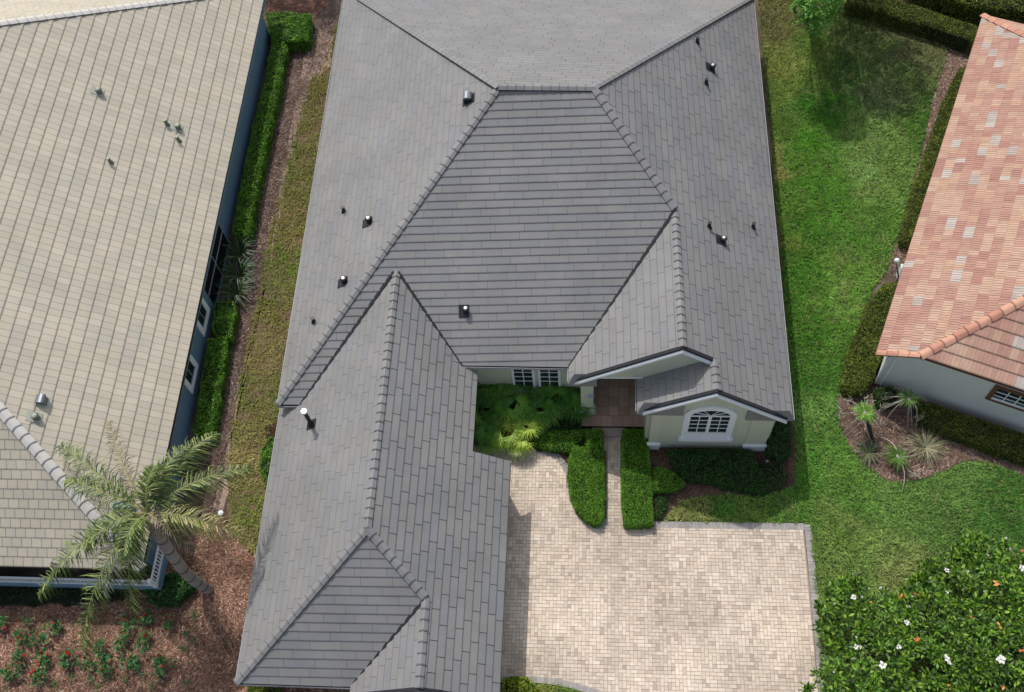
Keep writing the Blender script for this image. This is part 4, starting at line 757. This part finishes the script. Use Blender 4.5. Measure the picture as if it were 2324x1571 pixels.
for k_, (tip, ar, pal_, ll) in enumerate(CR_):
    V, C_, spn = frond(pc, tip, ar, 82, ll*1.42, pal_, w=.042, droop=.62); C_ = np.clip(C_*random.uniform(.85, 1.1), .01, 1)
    fo = quads('frond', V, C_, M_palm, Q); m = MB(); m.tube([tuple(q) for q in spn], list(np.linspace(.045, .01, len(spn))), 5, col=lin((150, 150, 96))); m.build('rachis', M_palm, fo)
m = MB()
for i in range(12): a_ = i/12*6.28; m.tube([(pc[0], pc[1], pc[2]-.1), (pc[0]+.28*math.cos(a_), pc[1]+.28*math.sin(a_), pc[2]+.1-.3*(i % 3)), (pc[0]+.6*math.cos(a_), pc[1]+.6*math.sin(a_), pc[2]-.7*(i % 2))], [.09, .05, .012], 5, col=lin((186, 178, 160)))
m.build('dead_sheaths', mat('dry_palm_fibre', (176, 164, 142), .85, noise=.3, nscale=6), Q)
# small palms of the right bed
def smallpalm(label, base, top, nf, L, pal, dead):
    o = empty('small_palm', (base[0], base[1], 0), label, 'palm', 'small palms in the right-hand bed'); m = MB(); m.tube([(base[0], base[1], 0), ((base[0]+top[0])/2, (base[1]+top[1])/2, top[2]*.55), top], [.11, .09, .06], 8); m.build('trunk', mat('dark_palm_trunk', (52, 50, 40), .9, noise=.3, nscale=8), o, True)
    for i in range(nf):
        a_ = i/nf*6.283+random.uniform(-.4, .4); l_ = L*random.uniform(.6, 1.05); n = 13; fa = a_+np.linspace(-.75, .75, n)+R.normal(size=n)*.07; ll = l_*(.6+.45*R.random(n)); d = np.stack([np.cos(fa), np.sin(fa), np.zeros(n)], 1)
        P0 = np.tile(np.array(top), (n, 1))+d*.04; P1 = P0+d*(ll*.55)[:, None]+np.array([0, 0, .16]); P2 = P1+d*(ll*.4)[:, None]-np.array([0, 0, 1])*(ll*(.1+.3*R.random(n)))[:, None]
        V, C_ = ribbons(P0, P1, P2, np.full(n, .045), mixc(pal, n, .2)); quads('frond', V, C_, M_palm, o)
    for i in range(dead):
        a_ = random.uniform(0, 6.283); l_ = L*random.uniform(1.0, 1.9); c_ = lin(random.choice([(172, 166, 156), (150, 144, 134), (186, 178, 166)])); k = random.uniform(-.5, .5); pts = []
        for t in (0, .25, .5, .75, 1): b_ = a_+k*t*1.6; pts.append((top[0]+math.cos(b_)*l_*t, top[1]+math.sin(b_)*l_*t, max(.05, top[2]*(1+.35*t-1.15*t*t))))
        m = MB(); m.tube(pts, [.03, .026, .022, .018, .010], 5, col=c_); so = m.build('dead_stalk', M_palm, o)
        if i % 2: n = 26; q = np.array([pts[3]]*n)+R.normal(size=(n, 3))*.10; quads('dry_leaflets', leafquads(q, .2, .16, up=.3), mixc([(150, 148, 130), (124, 126, 104), (170, 164, 146)], n, .15), M_palm, so)
smallpalm('small palm with green crown and grey stalks, left of the pair', (13.10, 19.47), (12.48, 20.23, 1.50), 6, .78, [(104, 150, 50), (84, 126, 40), (130, 168, 66)], 10)
smallpalm('small palm with long grey dead stalks, right of the pair', (15.14, 20.73), (14.53, 20.92, 1.60), 4, .72, [(96, 128, 56), (76, 106, 44)], 13)
smallpalm('low spreading palm with few green fronds in the front of the right bed', (14.11, 18.41), (13.96, 18.55, 0.50), 5, .85, [(94, 126, 48), (74, 104, 38)], 5)
strap('grass_clump', 'dry grey green grassy clump right of the low spreading palm', *(15.40, 19.18), 150, 1.05, .03, [(150, 146, 116), (122, 122, 86), (104, 112, 66), (168, 160, 134)], h=.25, up=.3)
strap('grass_clump', 'grey green low clump near the lawn edge left of the low palm', *(12.79, 18.87), 90, .8, .04, [(96, 108, 72), (78, 92, 56), (120, 120, 92)], h=.2, up=.4)
# flowering bedding plants
M_red = mat('red_petal', (196, 44, 44), .6)
BED = [(-25.88, 9.90, 1, 2, 'back'), (-24.94, 10.08, 0.7, 1, 'back'), (-23.74, 9.76, 1.1, 1, 'back'), (-25.16, 9.32, 1, 3, 'second'), (-24.30, 9.29, 1, 1, 'second'), (-21.42, 9.08, 1, 0, 'second'), (-20.39, 9.26, 1.1, 0, 'second'), (-19.33, 9.29, 1.1, 1, 'second'), (-20.20, 10.16, 1, 1, 'back'), (-19.54, 10.23, 1, 2, 'back'), (-18.51, 10.21, 0.9, 1, 'back'), (-24.75, 8.44, 1, 2, 'third'), (-23.71, 8.47, 1.1, 4, 'third'), (-22.67, 8.45, 1.1, 3, 'third'), (-21.79, 8.38, 1, 2, 'third'), (-20.85, 8.31, 1.1, 1, 'third'), (-19.78, 8.39, 1.15, 0, 'third'), (-18.50, 8.38, 1.2, 2, 'third'), (-24.98, 7.74, 1.1, 2, 'front'), (-23.71, 7.69, 1.1, 3, 'front'), (-22.31, 7.77, .45, 0, 'nearest'), (-22.97, 7.44, .45, 0, 'nearest'), (-21.48, 7.78, .45, 0, 'nearest'), (-21.04, 7.43, .45, 0, 'nearest'), (-20.72, 7.82, .45, 0, 'nearest'), (-19.94, 7.78, .45, 0, 'nearest'), (-19.14, 7.85, .45, 0, 'nearest'), (-18.63, 7.50, .45, 0, 'nearest'), (-17.62, 9.09, .45, 0, 'right-hand'), (-17.22, 9.42, .45, 0, 'right-hand'), (-17.46, 10.54, .45, 0, 'right-hand'), (-17.60, 9.76, .45, 0, 'right-hand'), (-17.90, 8.42, .45, 0, 'right-hand'), (-17.14, 7.67, .45, 0, 'right-hand')]
rows_ = {}
for q in BED: rows_.setdefault(q[4], []).append(q)
ordn = ['first', 'second', 'third', 'fourth', 'fifth', 'sixth', 'seventh', 'eighth', 'ninth', 'tenth', 'eleventh', 'twelfth']
for rn, lst in rows_.items():
    lst.sort(key=lambda q: q[0])
    for i, (x, y, s_, nf, _) in enumerate(lst):
        lb = ('leafy bedding plant with %s, %s from the left in the %s row' % ('no blooms' if nf == 0 else ('one red bloom' if nf == 1 else 'several red blooms'), ordn[i], rn)) if s_ > .5 else 'tiny green seedling in the mulch, %s from the left in the %s row' % (ordn[i], rn)
        o = empty('bedding_plant' if s_ > .5 else 'seedling', (x, y, 0), lb, 'plant', 'bedding plants in the mulch'); n_ = int(95*s_*s_)+22; r_ = .36*s_
        ns = 7; sa = R.random(ns)*6.283; sr = r_*(.15+.85*R.random(ns)); si = R.integers(0, ns, n_); sg = .055*s_+.02; P = np.stack([x+sr[si]*np.cos(sa[si])+sg*1.3*R.normal(size=n_), y+sr[si]*np.sin(sa[si])+sg*1.3*R.normal(size=n_), .06+(.16+.3*R.random(ns))[si]*s_+.06*R.random(n_)], 1)
        quads('leaves', leafquads(P, .16*max(s_, .6), .42, up=.5), mixc([(52, 96, 52), (40, 80, 42), (72, 116, 60), (88, 124, 60)], n_, .15), M_leaf, o)
        for k in range(nf): a0 = random.uniform(0, 6.28); c0 = np.array([x+.24*s_*math.cos(a0), y+.24*s_*math.sin(a0), .50*s_]); quads('red_flower', leafquads(c0+R.normal(size=(10, 3))*.026, .085, .8), mixc([(204, 40, 44), (214, 64, 58), (176, 32, 36)], 10), M_leaf, o)
# little fittings
def thing(mb, name, label, cat, m, group=None): o = mb.build(name, m); return tag(o, label, cat, group)
x, y = (-16.94, 15.22); o = empty('garden_light', (x, y, 0), 'small white-topped garden light beside the sandy path near the palm', 'light'); m = MB(); m.tube([(x, y, 0), (x, y, .42)], .02, 6); m.build('stake', M_greym, o); m = MB(); m.tube([(x, y, .42), (x, y, .5), (x, y, .54)], [.06, .13, .05], 10); m.build('lamp_head', M_white, o)
x, y = (15.18, 28.66); x2, y2 = (15.30, 28.19)
o = empty('post_lamp', (x, y, 0), 'thin grey post with a white ball top beside the terracotta eave', 'lamp'); m = MB(); m.tube([(x2, y2, 0), (x2-.02, y2, .5), (x2-.28, y2+.35, 1.3)], .04, 8); m.build('post', M_greym, o, True); m = MB(); m.tube([(x2-.28, y2+.35, 1.27), (x2-.28, y2+.35, 1.33), (x2-.28, y2+.35, 1.42), (x2-.28, y2+.35, 1.5), (x2-.28, y2+.35, 1.53)], [.04, .11, .14, .1, .03], 12); m.build('globe', M_white, o, True)
m = MB(); x, y = (15.69, 28.19); m.box(x-.35, x+.6, y-.4, y+.45, 0, .95); b_ = m.build('cabinet', M_white); tag(b_, 'white equipment cabinet half hidden under the terracotta eave', 'cabinet')
x, y = (.02, 20.60); m = MB(); m.box(-.04, .2, 20.56, 20.62, 2.05, 2.32); b_ = m.build('wall_plaque', mat('pale_blue_plaque', (140, 172, 190), .4)); tag(b_, 'pale blue plaque fixed to the porch pillar', 'plaque')
M_stone = mat('white_stone', (214, 208, 204), .7)
for px_, lb in (((4.38, 18.33), 'small white stone in the mulch below the left pilaster'), ((7.51, 18.47), 'white stone nearest the right pilaster base'), ((7.56, 18.30), 'largest white stone at the right end of the window hedge'), ((8.21, 18.40), 'white stone farthest right in the window bed'), ((8.04, 23.00), 'tiny white stone on the lawn beside the right eave')):
    m = MB(); r_ = .05 if 'largest' not in lb else .09; m.tube([(px_[0], px_[1], .0), (px_[0]+.01, px_[1], .3*r_+.03), (px_[0], px_[1], 1.6*r_+.03)], [r_*1.4, r_*1.5, r_*.6], 7); thing(m, 'stone', lb, 'stone', M_stone, 'white stones in the garden')

# ------------------------------------------------------------------ trees
def broadtree(name, label, x, y, h, rad, pal, n_clump=260, leaf=.16, per=34, trunk=.18, cz=None, zr=.5, outline=None, group=None, seed=3, tdy=0):
    yc_ = y; y = y+tdy; o = empty(name, (x, y, 0), label, 'tree', group); cz = cz or h*.6; m = MB()
    m.tube([(x, y, 0), (x+.05, y, h*.25), (x, y+.05, h*.5), (x, y, h*.78)], [trunk, trunk*.8, trunk*.6, trunk*.25], 9)
    if outline is not None:
        q = sample(outline, n_clump/area(outline)); d = edist(q, outline)
        r_ = np.clip(d/rad, 0, 1); top = h*(.42+.58*np.sqrt(1-(1-r_)**2)); bumps = .9*(vnoise(q, 1.3, seed)-.5)+.5*(vnoise(q, .6, seed+1)-.5)
        cl = np.concatenate([q, (top+bumps)[:, None]], 1); lay = R.random(len(q)) < .45; cl[lay, 2] -= R.random(lay.sum())*h*.32+.2
    else:
        u = unit(n_clump); rr_ = (.45+.55*R.random(n_clump)**.5)*(1+.25*(vnoise(u[:, :2]*3+10, 1, seed)-.5)); cl = np.array([x, yc_, cz])+u*rr_[:, None]*np.array([rad, rad, h*zr])
    for c in cl[R.permutation(len(cl))[:min(40, len(cl))]]: m.tube([(x, y, h*random.uniform(.25, .5)), ((x+c[0])/2, (y+c[1])/2, c[2]*.72), tuple(c)], [trunk*.35, trunk*.2, .02], 5)
    m.build('trunk', mat('bark', (98, 86, 74), .95, noise=.25, nscale=5, bump=.6, bscale=20), o, True)
    n = len(cl)*per; ci = np.repeat(cl, per, 0); rad_c = .20+.2*R.random(len(cl)); off_ = unit(n)*(np.repeat(rad_c, per)*(.35+.65*R.random(n)))[:, None]; off_[:, 2] *= .7; P = ci+off_
    # leaves point outwards from the clump centre (whorls)
    a = off_/np.linalg.norm(off_, axis=1)[:, None]; a[:, 2] += .15; a += .35*unit(n); a /= np.linalg.norm(a, axis=1)[:, None]; up = unit(n)*.5+np.array([0, 0, 1.]); b_ = np.cross(up, a); b_ /= np.linalg.norm(b_, axis=1)[:, None]
    s = (leaf*(.7+.6*R.random(n)))[:, None]; V = np.stack([P-a*s*.5, P-b_*s*.2, P+a*s*.5, P+b_*s*.2], 1)
    c = mixc(pal, n, .15)*np.repeat(.7+.6*R.random(len(cl)), per)[:, None]; quads('crown', V, c, M_gloss, o)
    topc = cl[np.argsort(-cl[:, 2]+R.random(len(cl))*2.2)]
    return o, topc
M_gloss = mat('glossy_leaf', None, .5, transl=.15, spec=.35)
mo = [(8.51, 7.15), (8.83, 8.65), (9.71, 9.08), (9.67, 10.57), (9.45, 11.18), (10.10, 12.04), (11.24, 12.54), (11.65, 11.86), (12.51, 11.74), (13.50, 12.45), (13.88, 13.16), (14.76, 13.18), (15.03, 14.00), (15.93, 14.25), (17.27, 14.17), (17.42, 13.24), (19.22, 12.78), (18.47, 5.91), (8.61, 5.56)]
mx_, my_ = (15.46, 9.27)
MG, top = broadtree('magnolia_tree', 'wide glossy magnolia tree with white blooms and orange leaves beside the driveway', mx_, my_, 4.3, 3.0, [(74, 112, 24), (90, 130, 30), (54, 86, 20), (118, 148, 46), (42, 68, 18)], n_clump=1250, leaf=.225, per=28, trunk=.2, outline=[(p[0], p[1]) for p in mo], seed=5)
M_petal = mat('white_petal', (236, 234, 226), .5, transl=.2)
for (x, y, z), s_, n_ in [((11.74, 11.76, 3.60), 0.14, 6), ((10.47, 11.13, 3.60), 0.24, 9), ((10.77, 11.16, 3.60), 0.12, 5), ((14.06, 12.19, 3.60), 0.2, 7), ((14.77, 12.10, 3.60), 0.12, 5), ((16.83, 12.28, 3.60), 0.24, 8), ((13.81, 11.22, 3.60), 0.13, 6), ((12.72, 11.24, 3.60), 0.1, 5), ((12.51, 10.81, 3.60), 0.1, 5), ((12.30, 10.14, 3.60), 0.22, 8), ((10.34, 9.56, 3.60), 0.1, 5), ((10.30, 9.18, 3.60), 0.2, 7), ((10.46, 9.19, 3.60), 0.15, 6), ((11.84, 9.18, 3.60), 0.2, 7), ((11.04, 8.38, 3.60), 0.32, 9), ((13.51, 8.78, 3.60), 0.26, 8), ((13.57, 8.60, 3.60), 0.16, 6), ((15.44, 8.76, 3.60), 0.36, 10), ((16.85, 13.81, 3.60), 0.14, 5), ((15.71, 12.80, 3.60), 0.1, 5), ((9.78, 10.98, 3.60), 0.1, 5), ((9.35, 8.22, 3.60), 0.1, 5), ((11.10, 11.54, 3.60), 0.1, 5), ((16.68, 13.14, 3.60), 0.1, 5), ((15.25, 11.29, 3.60), 0.1, 5)]:
    s_ *= .60
    # settle the bloom on the highest leaf clump near it
    dd = np.hypot(top[:, 0]-x, top[:, 1]-y); near = top[dd < .6]; zt = (near[:, 2].max() if len(near) else z)+.25
    n_ = min(n_, 7); a_ = np.linspace(0, 6.283, n_, endpoint=False)+R.random()+R.normal(size=n_)*.22; d = np.stack([np.cos(a_), np.sin(a_), np.zeros(n_)], 1); c0 = np.array([x, y, zt]); d = d*(.6+.5*R.random((n_, 1))); d[:, 2] = R.normal(size=n_)*.25; sd_ = np.stack([-np.sin(a_), np.cos(a_), np.zeros(n_)], 1)
    V = np.stack([c0+d*.02, c0+d*s_*.6-sd_*s_*.32+np.array([0, 0, .06]), c0+d*s_+np.array([0, 0, .03]), c0+d*s_*.6+sd_*s_*.32+np.array([0, 0, .06])], 1); quads('bloom', V, np.ones((n_, 3)), M_petal, MG)
Po = [(14.63, 10.25, 3.60), (15.64, 10.01, 3.60), (12.61, 9.54, 3.60), (15.79, 11.62, 3.60), (12.86, 11.32, 3.60), (12.33, 11.35, 3.60), (15.43, 7.83, 3.60), (13.50, 7.85, 3.60), (16.32, 9.07, 3.60), (17.25, 13.16, 3.60), (11.12, 10.95, 3.60)]; Po = np.array([(x, y, z+.3) for x, y, z in Po]); 
for q in Po: dd = np.hypot(top[:, 0]-q[0], top[:, 1]-q[1]); q[2] = (top[dd < .6][:, 2].max() if (dd < .6).any() else q[2])+.22
Pq = np.repeat(Po, 2, 0)+R.normal(size=(len(Po)*2, 3))*.06; quads('orange_leaves', leafquads(Pq, .17, .5, up=1), mixc([(206, 120, 58), (190, 96, 60), (216, 140, 74)], len(Pq)), M_leaf, MG)
GRN = [(74, 120, 34), (60, 100, 28), (92, 138, 44), (48, 82, 24)]
tx, ty = (11.81, 41.64)
broadtree('tree', 'light green feathery tree reaching in from the top edge over the far lawn', tx, ty+.2, 7.5, 1.25, [(96, 150, 52), (78, 130, 42), (116, 166, 66)], n_clump=170, leaf=.16, per=40, trunk=.13, cz=5.6, zr=.24, seed=8, tdy=5.0)
broadtree('tree', 'dark tree beyond the far end of the lawn, behind the light green one', tx+1.9, ty+4.4, 9, 3.0, GRN, n_clump=300, leaf=.2, per=34, cz=6.4, zr=.28, seed=9, tdy=5.0)
tx, ty = (21.71, 49.06)
broadtree('tree', 'tree behind the far hedge rows near the terracotta roof', tx+.5, ty+6.0, 8.5, 3.4, GRN, n_clump=330, leaf=.22, per=32, cz=6, zr=.3, seed=10)
tx, ty = (-17.59, 47.04)
broadtree('tree', 'shade tree behind the gap between the cream and grey roofs', tx-2.0, ty+6.4, 9, 3.3, GRN, n_clump=300, leaf=.2, per=32, cz=6.6, zr=.26, seed=12)
